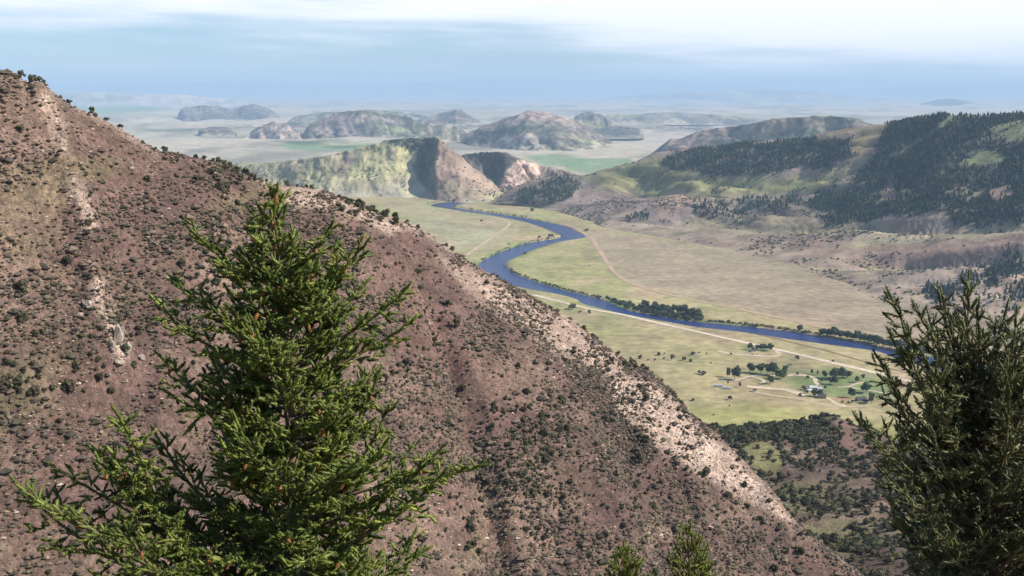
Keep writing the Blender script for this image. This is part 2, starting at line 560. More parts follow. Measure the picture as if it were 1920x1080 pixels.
def cr(rows, vs, nv, ridge=None):
    """Catmull-Rom across rows"""
    rows = np.asarray(rows)
    q = np.linspace(vs[0], vs[-1], nv)
    out = np.empty((nv,) + rows.shape[1:])
    vs = np.asarray(vs, float)
    m = np.empty_like(rows)
    m[0] = (rows[1] - rows[0]) / (vs[1] - vs[0]); m[-1] = (rows[-1] - rows[-2]) / (vs[-1] - vs[-2])
    for i in range(1, len(rows) - 1):
        m[i] = (rows[i + 1] - rows[i - 1]) / (vs[i + 1] - vs[i - 1])
    if ridge is not None:      # rounded crest: its surface is tangent to the line of sight, so the skyline lies on the ridge row
        s_ = rows[ridge] - np.array([0, 0, HC]); s_ /= np.linalg.norm(s_, axis=1)[:, None]
        a_ = np.linalg.norm(rows[ridge + 1] - rows[ridge], axis=1) / (vs[ridge + 1] - vs[ridge]); b_ = np.linalg.norm(rows[ridge] - rows[ridge - 1], axis=1) / (vs[ridge] - vs[ridge - 1])
        m[ridge] = -s_ * (np.minimum(a_, b_) * .5)[:, None]
    for k_, v in enumerate(q):
        i = min(len(vs) - 2, max(0, np.searchsorted(vs, v) - 1))
        h = vs[i + 1] - vs[i]; s = (v - vs[i]) / h
        out[k_] = ((2 * s ** 3 - 3 * s ** 2 + 1) * rows[i] + (s ** 3 - 2 * s ** 2 + s) * h * m[i] +
                   (-2 * s ** 3 + 3 * s ** 2) * rows[i + 1] + (s ** 3 - s ** 2) * h * m[i + 1])
    return out, q


def loft(rows, vs, nu, nv, back, disp):
    """rows from the ridge towards the viewer; back=(dx,dy,dz) foot behind the ridge. returns grid and v"""
    rr = [prow(r, nu) for r in rows]
    b2 = rr[0] + np.array(back); b1 = rr[0] + np.array(back) * np.array([.42, .42, .40])
    g, q = cr([b2, b1] + rr, [vs[0] - .3, vs[0] - .13] + list(vs), nv, 2)
    u = np.broadcast_to(np.linspace(0, 1, nu), g.shape[:2])
    v = np.broadcast_to(q[:, None], g.shape[:2])
    g = disp(g.copy(), u, v)
    return g, u, v


ZR = [0.0, 0.0]


def surf(name, g, mat, col, label, cat='hill'):
    ZR[0] = min(ZR[0], float(g[..., 2].min())); ZR[1] = max(ZR[1], float(g[..., 2].max()))
    o = link(name, mesh_np(name, g.reshape(-1, 3), grid_faces(*g.shape[:2])[:, ::-1], mat, col.reshape(-1, 3), True))
    return tag(o, label, cat, kind='structure')


# --- the brown slope on the left
LH_ridge = [(-250, -60, 400), (0, 140, 410), (70, 167, 415), (100, 197, 420), (170, 214, 428), (230, 243, 436), (300, 285, 446), (400, 302, 470), (460, 327, 485), (520, 347, 500),
            (600, 353, 520), (660, 378, 530), (740, 403, 545), (790, 430, 552), (850, 468, 560), (905, 503, 566), (960, 535, 570), (1020, 570, 572), (1080, 605, 572), (1130, 645, 570),
            (1180, 686, 566), (1215, 698, 562), (1250, 735, 556), (1290, 778, 548), (1330, 810, 540), (1370, 845, 532), (1410, 885, 522), (1450, 933, 510), (1475, 968, 500),
            (1540, 1024, 490), (1620, 1085, 480), (1750, 1180, 470)]
LH_mid = [(-250, 480, 345), (0, 520, 350), (300, 560, 380), (600, 640, 420), (850, 720, 455), (1050, 800, 470), (1200, 880, 470), (1300, 960, 465), (1400, 1040, 460), (1500, 1120, 450), (1750, 1300, 440)]
LH_low = [(-250, 1000, 300), (0, 1010, 302), (300, 1030, 330), (600, 1050, 362), (850, 1080, 395), (1050, 1110, 412), (1200, 1150, 412), (1400, 1220, 405), (1750, 1500, 390)]
LH_bot = [(-250, 1420, 262), (0, 1420, 262), (600, 1450, 300), (1200, 1520, 335), (1750, 1800, 330)]
RIB = [(88, 185), (120, 290), (150, 370), (172, 430), (185, 560), (215, 620), (235, 680)]
RIB2 = [(1120, 730), (1240, 800), (1340, 870), (1440, 945)]


def lh_disp(g, u, v):
    x, y = g[..., 0], g[..., 1]
    a, b_ = proj(g)
    e = sstep(v, -.1, .12)
    g[..., 2] += e * ((fbm(x / 70, y / 70, 41, 3) - .5) * 9 + (fbm(x / 14, y / 14, 44, 3) - .5) * 4.0)
    # runnels down the slope
    g[..., 2] -= e * sstep(v, .02, .4) * 8.0 * sstep(ridged(x / 55 + .35 * y / 55, y / 240, 47, 3), .55, .95)
    # rocky ribs
    for ln, hgt, wd in ((RIB, 5.0, 26), (RIB2, 5.0, 40)):
        g[..., 2] += e * hgt * np.exp(-(line_d(a, b_, ln) / wd) ** 2)
    return g


LH, LHu, LHv = loft([LH_ridge, LH_mid, LH_low, LH_bot], [0, .42, .78, 1.1], 380, 230, (60, 150, -140), lh_disp)
lpx, lpy = proj(LH)
x, y = LH[..., 0], LH[..., 1]
c = np.empty(LH.shape); c[:] = (.162, .101, .084)
c = lerpc(c, np.array((.24, .165, .125)), sstep(fbm(x / 30, y / 30 + LH[..., 2] / 30, 51, 5), .47, .64) * .8)
c = lerpc(c, np.array((.105, .068, .060)), sstep(fbm(x / 24, LH[..., 2] / 18, 55, 4), .5, .68) * .6)
c = lerpc(c, np.array((.19, .165, .085)), sstep(fbm(x / 50, LH[..., 2] / 30, 57, 4), .56, .7) * .5)
PALE = [(1140, 715), (1190, 700), (1260, 745), (1300, 790), (1370, 850), (1420, 900), (1480, 975), (1450, 965), (1380, 920), (1310, 885), (1230, 830), (1160, 780)]
pale = sstep(-poly_sd(lpx, lpy, PALE), -14, 12)
pale = np.maximum(pale, .85 * np.exp(-(line_d(lpx, lpy, RIB) / 14) ** 2) * sstep(fbm(x / 12, LH[..., 2] / 12, 58, 3), .35, .6))
edge = sstep(LHv, .10, .0) * sstep(fbm(x / 18, y / 18, 59, 3), .35, .6) * .7
edge = np.maximum(edge, sstep(-poly_sd(lpx, lpy, [(520, 345), (600, 350), (680, 385), (760, 430), (730, 440), (640, 395), (540, 385)]), -8, 8) * .7)
edge = np.maximum(edge, sstep(-poly_sd(lpx, lpy, [(940, 530), (1090, 610), (1180, 690), (1130, 710), (1030, 650), (900, 560), (820, 480)]), -20, 15) * .6)
pale = np.maximum(pale, edge)
LH_pale = pale
c = lerpc(c, np.array((.56, .425, .335)), pale * .95)
# bare red-brown scree fans
c = patch(c, poly_sd(lpx, lpy, [(740, 480), (800, 560), (900, 660), (980, 760), (860, 720), (760, 640), (700, 540)]), (.20, .118, .095), .55, 40)
surf('left_hillside', LH, M_hill, c, 'steep brown shrub-dotted mountainside filling the left half', 'hillside')

# --- knoll and gulch at the lower right
KN, KNu, KNv = loft([
    [(1250, 815, 900), (1330, 806, 920), (1400, 806, 930), (1450, 800, 940), (1500, 792, 950), (1540, 785, 955), (1570, 781, 955), (1600, 798, 950), (1640, 815, 940), (1700, 832, 920), (1800, 850, 900), (2100, 900, 850)],
    [(1250, 880, 760), (1400, 868, 800), (1500, 875, 810), (1570, 865, 830), (1640, 885, 800), (1750, 905, 770), (2100, 950, 720)],
    [(1250, 1000, 600), (1400, 965, 650), (1550, 965, 660), (1700, 985, 630), (2100, 1050, 580)],
    [(1250, 1150, 500), (1500, 1105, 530), (1700, 1105, 505), (2100, 1180, 470)],
    [(1250, 1500, 400), (1500, 1450, 420), (2100, 1500, 380)]], [0, .3, .6, .85, 1.1], 130, 130, (60, 330, -175),
    lambda g, u, v: (g.__setitem__((Ellipsis, 2), g[..., 2] + sstep(v, -.1, .1) * ((fbm(g[..., 0] / 60, g[..., 1] / 60, 61, 4) - .5) * 14 + (fbm(g[..., 0] / 14, g[..., 1] / 14, 62, 3) - .5) * 3)), g)[1])
kpx, kpy = proj(KN)
x, y = KN[..., 0], KN[..., 1]
c = np.empty(KN.shape); c[:] = (.150, .105, .082)
c = lerpc(c, np.array((.175, .165, .08)), sstep(fbm(x / 60, y / 60, 63, 4), .48, .65) * .7)
c = lerpc(c, np.array((.30, .215, .16)), sstep(fbm(x / 26, y / 26, 64, 4), .58, .7) * .6)
c = patch(c, poly_sd(kpx, kpy, [(1385, 835), (1430, 825), (1475, 850), (1460, 885), (1410, 880)]), (.24, .235, .10), .9, 8)
c = patch(c, poly_sd(kpx, kpy, [(1672, 970), (1730, 968), (1745, 1010), (1690, 1005)]), (.30, .24, .11), .9, 8)
c = patch(c, poly_sd(kpx, kpy, [(1700, 1000), (1760, 990), (1770, 1040), (1740, 1060)]), (.42, .21, .11), .7, 10)
c = patch(c, poly_sd(kpx, kpy, [(1570, 785), (1640, 820), (1720, 880), (1700, 930), (1640, 940), (1590, 880)]), (.21, .13, .10), .7, 16)
surf('knoll', KN, M_hill, c, 'shrub-covered knoll and gulch below the right-hand tree', 'knoll')

# --- slope under the viewer (falls away below the frame)
nu, nv = 60, 60
uu, vv = np.meshgrid(np.linspace(-260, 260, nu), np.concatenate([np.linspace(-120, -4, 10), np.linspace(-2, 40, 28), np.linspace(44, 300, 22)]))
zz = np.where(vv < 0, HC - 1.7 + .32 * (-vv), HC - 1.7 - .70 * vv) - .06 * np.abs(uu) + (fbm(uu / 9, vv / 9, 71, 3) - .5) * .8 * sstep(np.hypot(uu, vv), 2, 9)
NG = np.stack([uu, vv, zz], -1)
c = np.empty(NG.shape); c[:] = (.24, .18, .12)
c = lerpc(c, np.array((.2, .19, .09)), sstep(fbm(uu / 5, vv / 5, 72, 4), .45, .6))
o = link('near_slope', mesh_np('near_slope', NG.reshape(-1, 3), grid_faces(*NG.shape[:2]), M_hill, c.reshape(-1, 3), True))
tag(o, 'grassy slope dropping away under the foreground trees', 'ground', kind='structure')


def near_z(x_, y_):
    return HC - 1.7 - .70 * y_ - .06 * abs(x_) - .3


# --- far hills
def std_disp(amp, wl, gul, gwl, seed, ob=0.4):
    def f(g, u, v):
        x_, y_ = g[..., 0], g[..., 1]
        e = sstep(v, -.25, .06) * sstep(v, 1.02, .8)
        g[..., 0] += e * (fbm(g[..., 2] / (gwl * .35), y_ / gwl, seed + 21, 4) - .5) * gwl * .38
        g[..., 1] += e * (fbm(x_ / (gwl * .4), g[..., 2] / (gwl * .4), seed + 23, 4) - .5) * gwl * .38
        g[..., 2] += e * (fbm(x_ / wl, y_ / wl, seed, 5) - .5) * amp
        g[..., 2] -= e * sstep(v, .03, .30) * gul * 1.5 * sstep(ridged((x_ + ob * y_) / gwl, y_ / (gwl * 3.2), seed + 5, 4), .45, .95)
        g[..., 2] += e * gul * .55 * (ridged((x_ - .5 * y_) / (gwl * .38), y_ / (gwl * .8), seed + 9, 3) - .6)
        return g
    return f


GRASS = np.array((.33, .295, .16)); TAN = np.array((.335, .262, .205)); MAUVE = np.array((.255, .195, .17)); SCRUB = np.array((.072, .085, .06)); PINK = np.array((.42, .29, .22)); GREEN = np.array((.20, .235, .10))


def hill_cols(g, base, layers, wl, seed):
    x_, y_ = g[..., 0], g[..., 1]
    c_ = np.empty(g.shape); c_[:] = base
    for i, (colr, th, amt) in enumerate(layers):
        c_ = lerpc(c_, np.asarray(colr), sstep(fbm((x_ + .6 * y_) / wl, (y_ + g[..., 2] * 2) / wl, seed + i * 7, 5), th, th + .12) * amt)
    return c_


# range of hills beyond the river on the right
RR_ridge = [(905, 384, 4560), (930, 372, 4600), (960, 352, 4620), (1000, 337, 4650), (1040, 328, 4680), (1085, 332, 4680), (1133, 319, 4650), (1193, 306, 4600), (1223, 291, 4600), (1293, 279, 4550),
            (1367, 272, 4500), (1447, 261, 4400), (1507, 260, 4350), (1553, 250, 4250), (1613, 242, 4150), (1663, 233, 4050), (1713, 221, 3950), (1760, 212, 3850), (1790, 213, 3820), (1850, 214, 3750), (1920, 211, 3650), (2200, 198, 3500)]
RR_q = [(905, 385, 4558), (960, 366, 4560), (1000, 352, 4565), (1085, 348, 4570), (1193, 330, 4450), (1300, 315, 4330), (1447, 303, 4160), (1553, 300, 4000), (1663, 295, 3780), (1760, 292, 3580), (1850, 296, 3440), (1920, 300, 3320), (2200, 310, 3150)]
RR_mid = [(905, 385, 4555), (960, 378, 4500), (1000, 370, 4480), (1085, 368, 4420), (1193, 366, 4230), (1300, 372, 4000), (1447, 372, 3780), (1553, 384, 3570), (1663, 395, 3330), (1760, 408, 3100), (1850, 422, 2950), (1920, 436, 2800), (2200, 480, 2600)]
RR_foot = on_floor([(905, 386), (960, 389), (1000, 394), (1070, 412), (1130, 438), (1250, 460), (1400, 492), (1500, 520), (1600, 558), (1680, 600), (1800, 650), (1900, 690), (2200, 780)], -8)


def rr_disp(g, u, v):
    x_, y_ = g[..., 0], g[..., 1]
    e = sstep(v, -.25, .05) * sstep(v, .99, .70)
    s = sstep(u, .02, .25)
    g[..., 2] += e * s * (fbm(x_ / 420, y_ / 420, 81, 5) - .5) * 60
    q = (x_ * .75 + y_ * .66)
    # spurs that run down to the left
    g[..., 2] += e * s * sstep(v, .05, .3) * 85 * (ridged(q / 520, (x_ - y_) / 2600, 85, 3) - .6)
    g[..., 2] -= e * (.25 + .75 * s) * sstep(v, .06, .3) * 34 * sstep(ridged(q / 170, (x_ - y_) / 900, 88, 4), .55, .95)
    return g


RR, RRu, RRv = loft([RR_ridge, RR_q, RR_mid, RR_foot], [0, .3, .58, 1.0], 420, 170, (250, 1100, -330), rr_disp)
rpx, rpy = proj(RR)
x, y = RR[..., 0], RR[..., 1]
FOREST = [
    ([(1225, 303), (1300, 283), (1395, 268), (1450, 260), (1600, 258), (1612, 285), (1560, 318), (1500, 322), (1420, 336), (1340, 330), (1260, 322)], 1.0),
    ([(1663, 234), (1720, 218), (1765, 208), (1790, 213), (1850, 213), (1930, 212), (1940, 330), (1935, 415), (1790, 418), (1770, 385), (1700, 395), (1620, 408), (1570, 416), (1505, 388), (1520, 358), (1590, 342), (1640, 296)], 1.0),
    ([(1285, 402), (1300, 380), (1400, 368), (1500, 360), (1520, 385), (1440, 402), (1360, 412)], .35),
    ([(1182, 410), (1205, 395), (1228, 400), (1218, 414)], .7),
    ([(958, 386), (968, 356), (1040, 332), (1088, 336), (1096, 348), (1060, 372), (1020, 391)], .55),
    ([(1730, 545), (1790, 517), (1900, 478), (1930, 500), (1850, 555), (1760, 562)], .6),
    ([(1840, 560), (1920, 520), (1960, 560), (1900, 590)], .45),
    ([(1770, 430), (1860, 380), (1940, 370), (1940, 420), (1850, 440)], .5),
    ([(1500, 400), (1560, 390), (1600, 405), (1560, 420)], .5),
]
CLEAR = [[(1787, 212), (1760, 232), (1700, 272), (1640, 305), (1640, 318), (1690, 290), (1770, 243), (1800, 214)], [(1795, 312), (1835, 278), (1900, 292), (1880, 312)],
         [(1850, 240), (1925, 222), (1925, 268), (1880, 262)], [(1655, 345), (1672, 335), (1680, 375), (1650, 385)], [(1850, 352), (1895, 345), (1905, 372), (1860, 385)],
         [(1590, 262), (1650, 238), (1655, 255), (1610, 300), (1598, 300)]]
SPARSE = [(1200, 330), (1400, 340), (1920, 420), (1920, 640), (1700, 590), (1500, 515), (1250, 455), (1080, 425), (1080, 370)]


def forest_density(a, b_, x_, y_):
    d = np.zeros(a.shape)
    nz = fbm(x_ / 160, y_ / 160, 91, 4)
    for pl, amt in FOREST:
        s = poly_sd(a, b_, pl)
        d = np.maximum(d, amt * sstep(-s + (nz - .5) * 36, -4, 5))
    d *= .5 + .5 * sstep(fbm(x_ / 75, y_ / 75, 95, 4), .36, .52)
    for pl in CLEAR:
        s = poly_sd(a, b_, pl)
        d *= 1 - .93 * sstep(-s + (nz - .5) * 10, -2, 3)
    return d


c = hill_cols(RR, TAN, [(GRASS, .45, .7), (MAUVE, .5, .75), ((.31, .205, .15), .58, .7)], 330, 101)
green_band = sstep(-poly_sd(rpx, rpy, [(1090, 330), (1230, 295), (1320, 330), (1480, 340), (1560, 330), (1640, 300), (1520, 360), (1380, 368), (1240, 372), (1130, 352)]), -12, 12)
c = lerpc(c, np.array((.27, .275, .10)), green_band * .75)  # band tinted yellow-green across the upper slopes
c = patch(c, poly_sd(rpx, rpy, [(1225, 385), (1270, 350), (1298, 375), (1270, 400), (1235, 408)]), (.38, .25, .185), .8, 6)
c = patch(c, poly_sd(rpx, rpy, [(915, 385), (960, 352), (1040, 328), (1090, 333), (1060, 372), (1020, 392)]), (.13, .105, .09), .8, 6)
c = patch(c, poly_sd(rpx, rpy, [(1300, 292), (1350, 284), (1370, 292), (1330, 302)]), (.27, .155, .12), .8, 4)
c = patch(c, poly_sd(rpx, rpy, [(1590, 262), (1655, 236), (1655, 255), (1610, 300)]), (.34, .28, .14), .8, 5)
for pl in CLEAR[:3]:
    c = patch(c, poly_sd(rpx, rpy, pl), (.19, .24, .09), .7, 4)
for pl in CLEAR[3:5]:
    c = patch(c, poly_sd(rpx, rpy, pl), (.30, .20, .15), .7, 4)
fd = forest_density(rpx, rpy, x, y)
c = lerpc(c, np.array((.06, .068, .05)), np.clip(fd, 0, 1) * .8)
c = lerpc(c, np.array((.345, .27, .195)), sstep(RRv + .3 * (fbm(x / 200, y / 200, 107, 4) - .5), .70, .98) * .9)
surf('right_hills', RR, M_far, c, 'long grassy range with dark conifer forest on the right', 'hills')


def hill(name, ridge, mid, foot, label, base, layers, wl, seed, nu=120, nv=60, back=(0, 900, -260), amp=30, gul=25, gwl=220, mat=None, vmid=.5, extra=None, dwl=None, z=-8, taper=True):
    ft = on_floor(foot, z)
    rd = np.interp(ft[:, 0], [q[0] for q in ridge], [q[2] for q in ridge])
    rd = rd - np.maximum(350, .045 * rd)          # the foot always lies in front of the crest
    dep = np.minimum(ft[:, 2], rd)
    tt = (z - HC) / dep
    bb = (tt * cp + sp) / (cp - tt * sp)
    ft = np.column_stack([ft[:, 0], 540 - FPX * bb, dep])
    rows = [ridge, mid, ft] if mid is not None else [ridge, ft]
    g, u, v = loft(rows, [0, vmid, 1.0] if mid is not None else [0, 1.0], nu, nv, back, std_disp(amp, dwl or gwl * 1.6, gul, gwl, seed))
    if taper:               # both ends sink into the plain
        k_ = sstep(u, 0, .10) * sstep(u, 1, .90)
        g[..., 2] = g[..., 2] * k_ + (1 - k_) * (-90)
    c_ = hill_cols(g, base, layers, wl, seed + 50)
    c_ = lerpc(c_, np.array((.385, .345, .26)), sstep(v + .35 * (fbm(g[..., 0] / wl, g[..., 1] / wl, seed + 77, 4) - .5), .62, .97) * .9)
    if extra is not None:
        c_ = extra(c_, g, *proj(g))
    surf(name, g, mat or M_farrock, c_, label)
    return g, u, v


# hogback with the pale cliff above the river bend
def butte_cols(c_, g, a, b_):
    c_ = patch(c_, poly_sd(a, b_, [(819, 256), (850, 280), (905, 322), (940, 360), (900, 373), (818, 382), (816, 330)]), (.31, .215, .165), .9, 3)
    c_ = patch(c_, poly_sd(a, b_, [(840, 345), (900, 350), (935, 362), (900, 378), (830, 372)]), (.29, .25, .15), .6, 10)
    c_ = patch(c_, poly_sd(a, b_, [(715, 263), (760, 258), (818, 256), (818, 372), (790, 345), (774, 315), (785, 285), (750, 275)]), (.095, .098, .085), .9, 5)  # dark crest scrub, plus the shadow wedge beside the cliff edge painted into the colour
    c_ = patch(c_, poly_sd(a, b_, [(630, 300), (650, 285), (665, 300), (650, 330), (620, 330)]), (.21, .165, .13), .6, 6)
    return c_


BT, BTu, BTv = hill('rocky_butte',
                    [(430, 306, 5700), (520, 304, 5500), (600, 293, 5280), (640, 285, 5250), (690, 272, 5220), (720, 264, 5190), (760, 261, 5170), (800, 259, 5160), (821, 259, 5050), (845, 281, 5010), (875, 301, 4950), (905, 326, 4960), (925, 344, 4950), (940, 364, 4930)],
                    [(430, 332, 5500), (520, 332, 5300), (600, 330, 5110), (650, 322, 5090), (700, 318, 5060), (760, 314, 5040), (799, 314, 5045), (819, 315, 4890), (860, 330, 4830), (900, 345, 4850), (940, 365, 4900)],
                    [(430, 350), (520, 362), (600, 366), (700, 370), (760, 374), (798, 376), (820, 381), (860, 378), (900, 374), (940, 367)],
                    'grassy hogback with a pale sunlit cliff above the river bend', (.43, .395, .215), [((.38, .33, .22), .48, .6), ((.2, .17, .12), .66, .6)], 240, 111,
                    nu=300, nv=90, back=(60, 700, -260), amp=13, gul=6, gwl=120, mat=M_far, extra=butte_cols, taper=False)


def cliff2_cols(c_, g, a, b_):
    c_ = patch(c_, poly_sd(a, b_, [(955, 312), (975, 298), (1012, 310), (1015, 325), (985, 345), (945, 362), (935, 355)]), (.50, .36, .28), .95, 2.5)
    c_ = patch(c_, poly_sd(a, b_, [(870, 290), (905, 283), (955, 286), (968, 300), (946, 325), (934, 358), (922, 350), (905, 318), (880, 300)]), (.085, .085, .075), .85, 4)  # shade of the left-facing side, painted into the hill colour
    return c_


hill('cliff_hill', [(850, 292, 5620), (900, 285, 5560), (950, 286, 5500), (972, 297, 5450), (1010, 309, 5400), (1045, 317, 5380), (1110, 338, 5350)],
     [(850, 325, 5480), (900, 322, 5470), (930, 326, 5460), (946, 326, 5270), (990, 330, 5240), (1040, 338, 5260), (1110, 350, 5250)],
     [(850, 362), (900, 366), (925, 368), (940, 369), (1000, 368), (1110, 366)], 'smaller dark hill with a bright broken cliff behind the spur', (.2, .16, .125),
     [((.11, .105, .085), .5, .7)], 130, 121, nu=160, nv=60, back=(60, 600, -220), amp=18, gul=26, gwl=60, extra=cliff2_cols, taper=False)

hl = [((.30, .22, .18), .45, .8), (SCRUB, .50, .85), ((.24, .25, .14), .58, .6)]
hill('dome_hill', [(850, 270, 9500), (885, 250, 9450), (920, 232, 9400), (960, 220, 9350), (1000, 209, 9300), (1040, 212, 9300), (1080, 225, 9350), (1120, 245, 9400), (1165, 270, 9450), (1200, 282, 9400)], None,
     [(850, 273), (920, 282), (1000, 289), (1080, 290), (1150, 284), (1200, 284)], 'broad rounded rocky hill in the middle distance beyond the cliffs', (.235, .20, .175), hl, 420, 131, nu=150, nv=70, amp=50, gul=60, gwl=420, back=(0, 1100, -290))
hill('middle_ridge', [(1180, 284, 8000), (1240, 266, 7950), (1300, 250, 7900), (1380, 238, 7800), (1440, 227, 7700), (1480, 220, 7650), (1550, 216, 7600), (1600, 220, 7500), (1640, 233, 7400), (1700, 232, 7200), (1800, 226, 7000), (1960, 222, 6800)], None,
     [(1180, 298), (1300, 300), (1450, 305), (1600, 310), (1800, 315), (1960, 315)], 'mauve rocky ridge rising behind the forested range', (.215, .16, .135), hl, 380, 141, nu=190, nv=60, amp=45, gul=60, gwl=380, back=(0, 1100, -300))
hill('pale_cliff_hill', [(445, 264, 10500), (475, 246, 10600), (500, 235, 10600), (520, 229, 10600), (540, 233, 10600), (555, 246, 10600), (575, 262, 10500)], None,
     [(445, 266), (500, 267), (575, 265)], 'small pale limestone hill at the left of the distant group', (.40, .32, .27), [((.24, .18, .16), .52, .7)], 300, 151, nu=70, nv=40, amp=50, gul=50, gwl=260, back=(0, 700, -220))
hill('streaked_hill', [(545, 266, 10300), (575, 246, 10500), (605, 226, 10600), (640, 214, 10700), (680, 208, 10700), (720, 214, 10700), (760, 218, 10700), (810, 228, 10600), (860, 240, 10500), (905, 264, 10300)], None,
     [(545, 267), (620, 268), (700, 268), (800, 270), (905, 268)], 'wide streaked rocky hill left of centre in the distance', (.25, .21, .19), hl, 480, 161, nu=140, nv=50, amp=70, gul=75, gwl=380, back=(0, 1100, -280))
hill('distant_dark_hill', [(325, 213, 18600), (350, 203, 18800), (385, 198, 18900), (415, 201, 19000), (440, 206, 19000), (458, 200, 19000), (478, 195.5, 19000), (498, 199, 19000), (518, 216, 18900), (535, 224, 18800)], None,
     [(325, 215), (400, 219), (480, 226), (535, 226)], 'dark two-humped hill far out on the plain at left', (.16, .145, .135), [((.10, .10, .09), .5, .7)], 500, 171, nu=90, nv=30, amp=80, gul=60, gwl=600, back=(0, 1500, -230), z=-20)
hill('distant_peak', [(775, 226, 14800), (810, 219, 14900), (835, 210, 15000), (856, 203.5, 15000), (872, 207, 15000), (890, 220, 14900), (915, 229, 14800)], None,
     [(775, 232), (850, 236), (915, 233)], 'small pointed hill far off left of the dome', (.17, .14, .12), hl, 600, 181, nu=70, nv=30, amp=40, gul=40, gwl=500, back=(0, 1000, -240), z=-20)
hill('distant_low_ridge', [(520, 224, 15800), (560, 214, 15900), (600, 207, 16000), (630, 210, 16000), (665, 212, 16000), (720, 208, 15900), (775, 212, 15800), (830, 222, 15800)], None,
     [(520, 229), (650, 232), (830, 231)], 'low broken ridge behind the streaked hill', (.24, .21, .17), hl, 500, 191, nu=100, nv=30, amp=120, gul=60, gwl=420, back=(0, 900, -230), z=-20)
hill('distant_dark_ridge', [(1060, 226, 12800), (1085, 214, 12900), (1105, 211, 12900), (1125, 220, 12900), (1150, 234, 12700), (1170, 240, 12600)], None,
     [(1060, 238), (1120, 243), (1170, 243)], 'short dark ridge just right of the dome hill', (.22, .19, .165), [((.13, .125, .11), .5, .7), (GRASS, .56, .7)], 400, 201, nu=60, nv=30, amp=70, gul=60, gwl=350, back=(0, 900, -220), z=-20)
hill('distant_long_ridge', [(1105, 219, 16300), (1160, 213.5, 16500), (1230, 214, 16500), (1290, 212, 16500), (1330, 216, 16400), (1380, 220, 16200), (1430, 225, 16000), (1470, 229, 15900)], None,
     [(1105, 221), (1200, 219), (1300, 221), (1470, 231)], 'long low dark ridge on the plain behind the dome hill', (.28, .25, .21), [((.14, .135, .115), .5, .7), (GRASS, .5, .8)], 450, 211, nu=120, nv=30, amp=90, gul=40, gwl=420, mat=M_far, back=(0, 900, -230), z=-20)
hill('rolling_ridge', [(340, 240, 13500), (430, 234, 13600), (520, 229, 13600), (640, 227, 13600), (760, 229, 13600), (900, 233, 13700), (1050, 231, 13700), (1200, 237, 13700), (1350, 236, 13600), (1450, 240, 13500)], None,
     [(340, 243), (700, 244), (1100, 245), (1450, 244)], 'low rolling grey-tan ridge linking the hills of the middle distance', (.33, .29, .23), [((.23, .19, .16), .5, .7), (SCRUB, .60, .6)], 450, 217, nu=220, nv=30, amp=120, gul=45, gwl=420, back=(0, 900, -230), z=-40)
hill('rolling_ridge', [(150, 213, 23000), (400, 208, 23000), (650, 207, 23000), (900, 209, 23000), (1150, 206, 23000), (1400, 208, 23000), (1750, 209, 23000)], None,
     [(150, 216), (900, 217), (1750, 217)], 'faint low ridge along the far plain below the skyline', (.36, .32, .26), [((.25, .22, .19), .5, .8)], 900, 219, nu=220, nv=24, amp=130, gul=40, gwl=900, back=(0, 1500, -230), z=-40)
hill('low_mound', [(1100, 246, 11800), (1130, 240, 11800), (1165, 236, 11800), (1200, 241, 11800), (1215, 246, 11800)], None,
     [(1100, 248), (1160, 249), (1215, 248)], 'low dark mound on the plain right of the dome hill', (.16, .135, .115), [(SCRUB, .45, .7)], 400, 221, nu=40, nv=20, amp=20, gul=10, gwl=300, back=(0, 500, -120), z=-20)
hill('low_mound', [(370, 244, 12300), (400, 238, 12300), (425, 238, 12300), (445, 245, 12300)], None,
     [(370, 246), (400, 247), (445, 247)], 'low brownish mound on the plain left of the pale hill', (.24, .19, .155), [(SCRUB, .55, .5)], 400, 231, nu=40, nv=20, amp=15, gul=10, gwl=300, back=(0, 500, -120), z=-20)
# far tablelands and mountains on the skyline
hill('tableland', [(-200, 176, 33000), (60, 174, 33000), (170, 173, 33000), (240, 176, 33000), (330, 176, 33000), (400, 182, 33000), (520, 192, 33000)], None, [(-200, 187), (200, 188), (520, 189)],
     'faint pale bluffs on the far left skyline', (.46, .41, .34), [((.30, .27, .23), .5, .7)], 1500, 241, nu=120, nv=24, amp=60, gul=60, gwl=900, mat=M_far, back=(0, 3000, -330), z=-30)
hill('far_mountains', [(-300, 163, 74000), (150, 160, 74000), (350, 155, 74000), (470, 150, 75000), (600, 154, 75000), (750, 157, 75000), (900, 152, 75000), (1010, 147, 75000), (1100, 152, 75000), (1250, 150, 75000), (1400, 160, 75000), (1560, 168, 75000), (1700, 164, 75000), (1800, 160, 75000), (2200, 158, 75000)], None,
     [(-300, 179), (960, 179), (2200, 179)], 'pale blue mountain chain along the whole skyline', (.16, .17, .16), [((.1, .12, .1), .5, .6)], 5000, 251, nu=240, nv=24, amp=300, gul=150, gwl=6000, back=(0, 5000, -900), z=-40, mat=M_far)
hill('far_foothills', [(1080, 186, 44000), (1170, 181, 44500), (1270, 176, 45000), (1360, 171, 45000), (1450, 169, 45000), (1560, 175, 44000), (1650, 182, 43000), (1720, 187, 42500)], None,
     [(1080, 189), (1400, 191), (1720, 191)], 'hazy blue foothills low on the skyline right of centre', (.22, .22, .20), [((.40, .37, .30), .47, .8)], 1800, 261, nu=140, nv=24, amp=260, gul=120, gwl=1500, mat=M_far, back=(0, 3000, -420), z=-40)
hill('far_butte', [(1690, 199, 36000), (1725, 193, 36000), (1750, 186, 36000), (1780, 184, 36000), (1810, 190, 36000), (1835, 199, 36000), (1870, 204, 36000)], None,
     [(1690, 203), (1780, 205), (1870, 206)], 'lone blue butte on the plain above the forested range', (.09, .1, .09), [], 2500, 271, nu=60, nv=20, amp=40, gul=20, gwl=1500, back=(0, 1500, -330), z=-30)
print('hills', time.time() - T0)


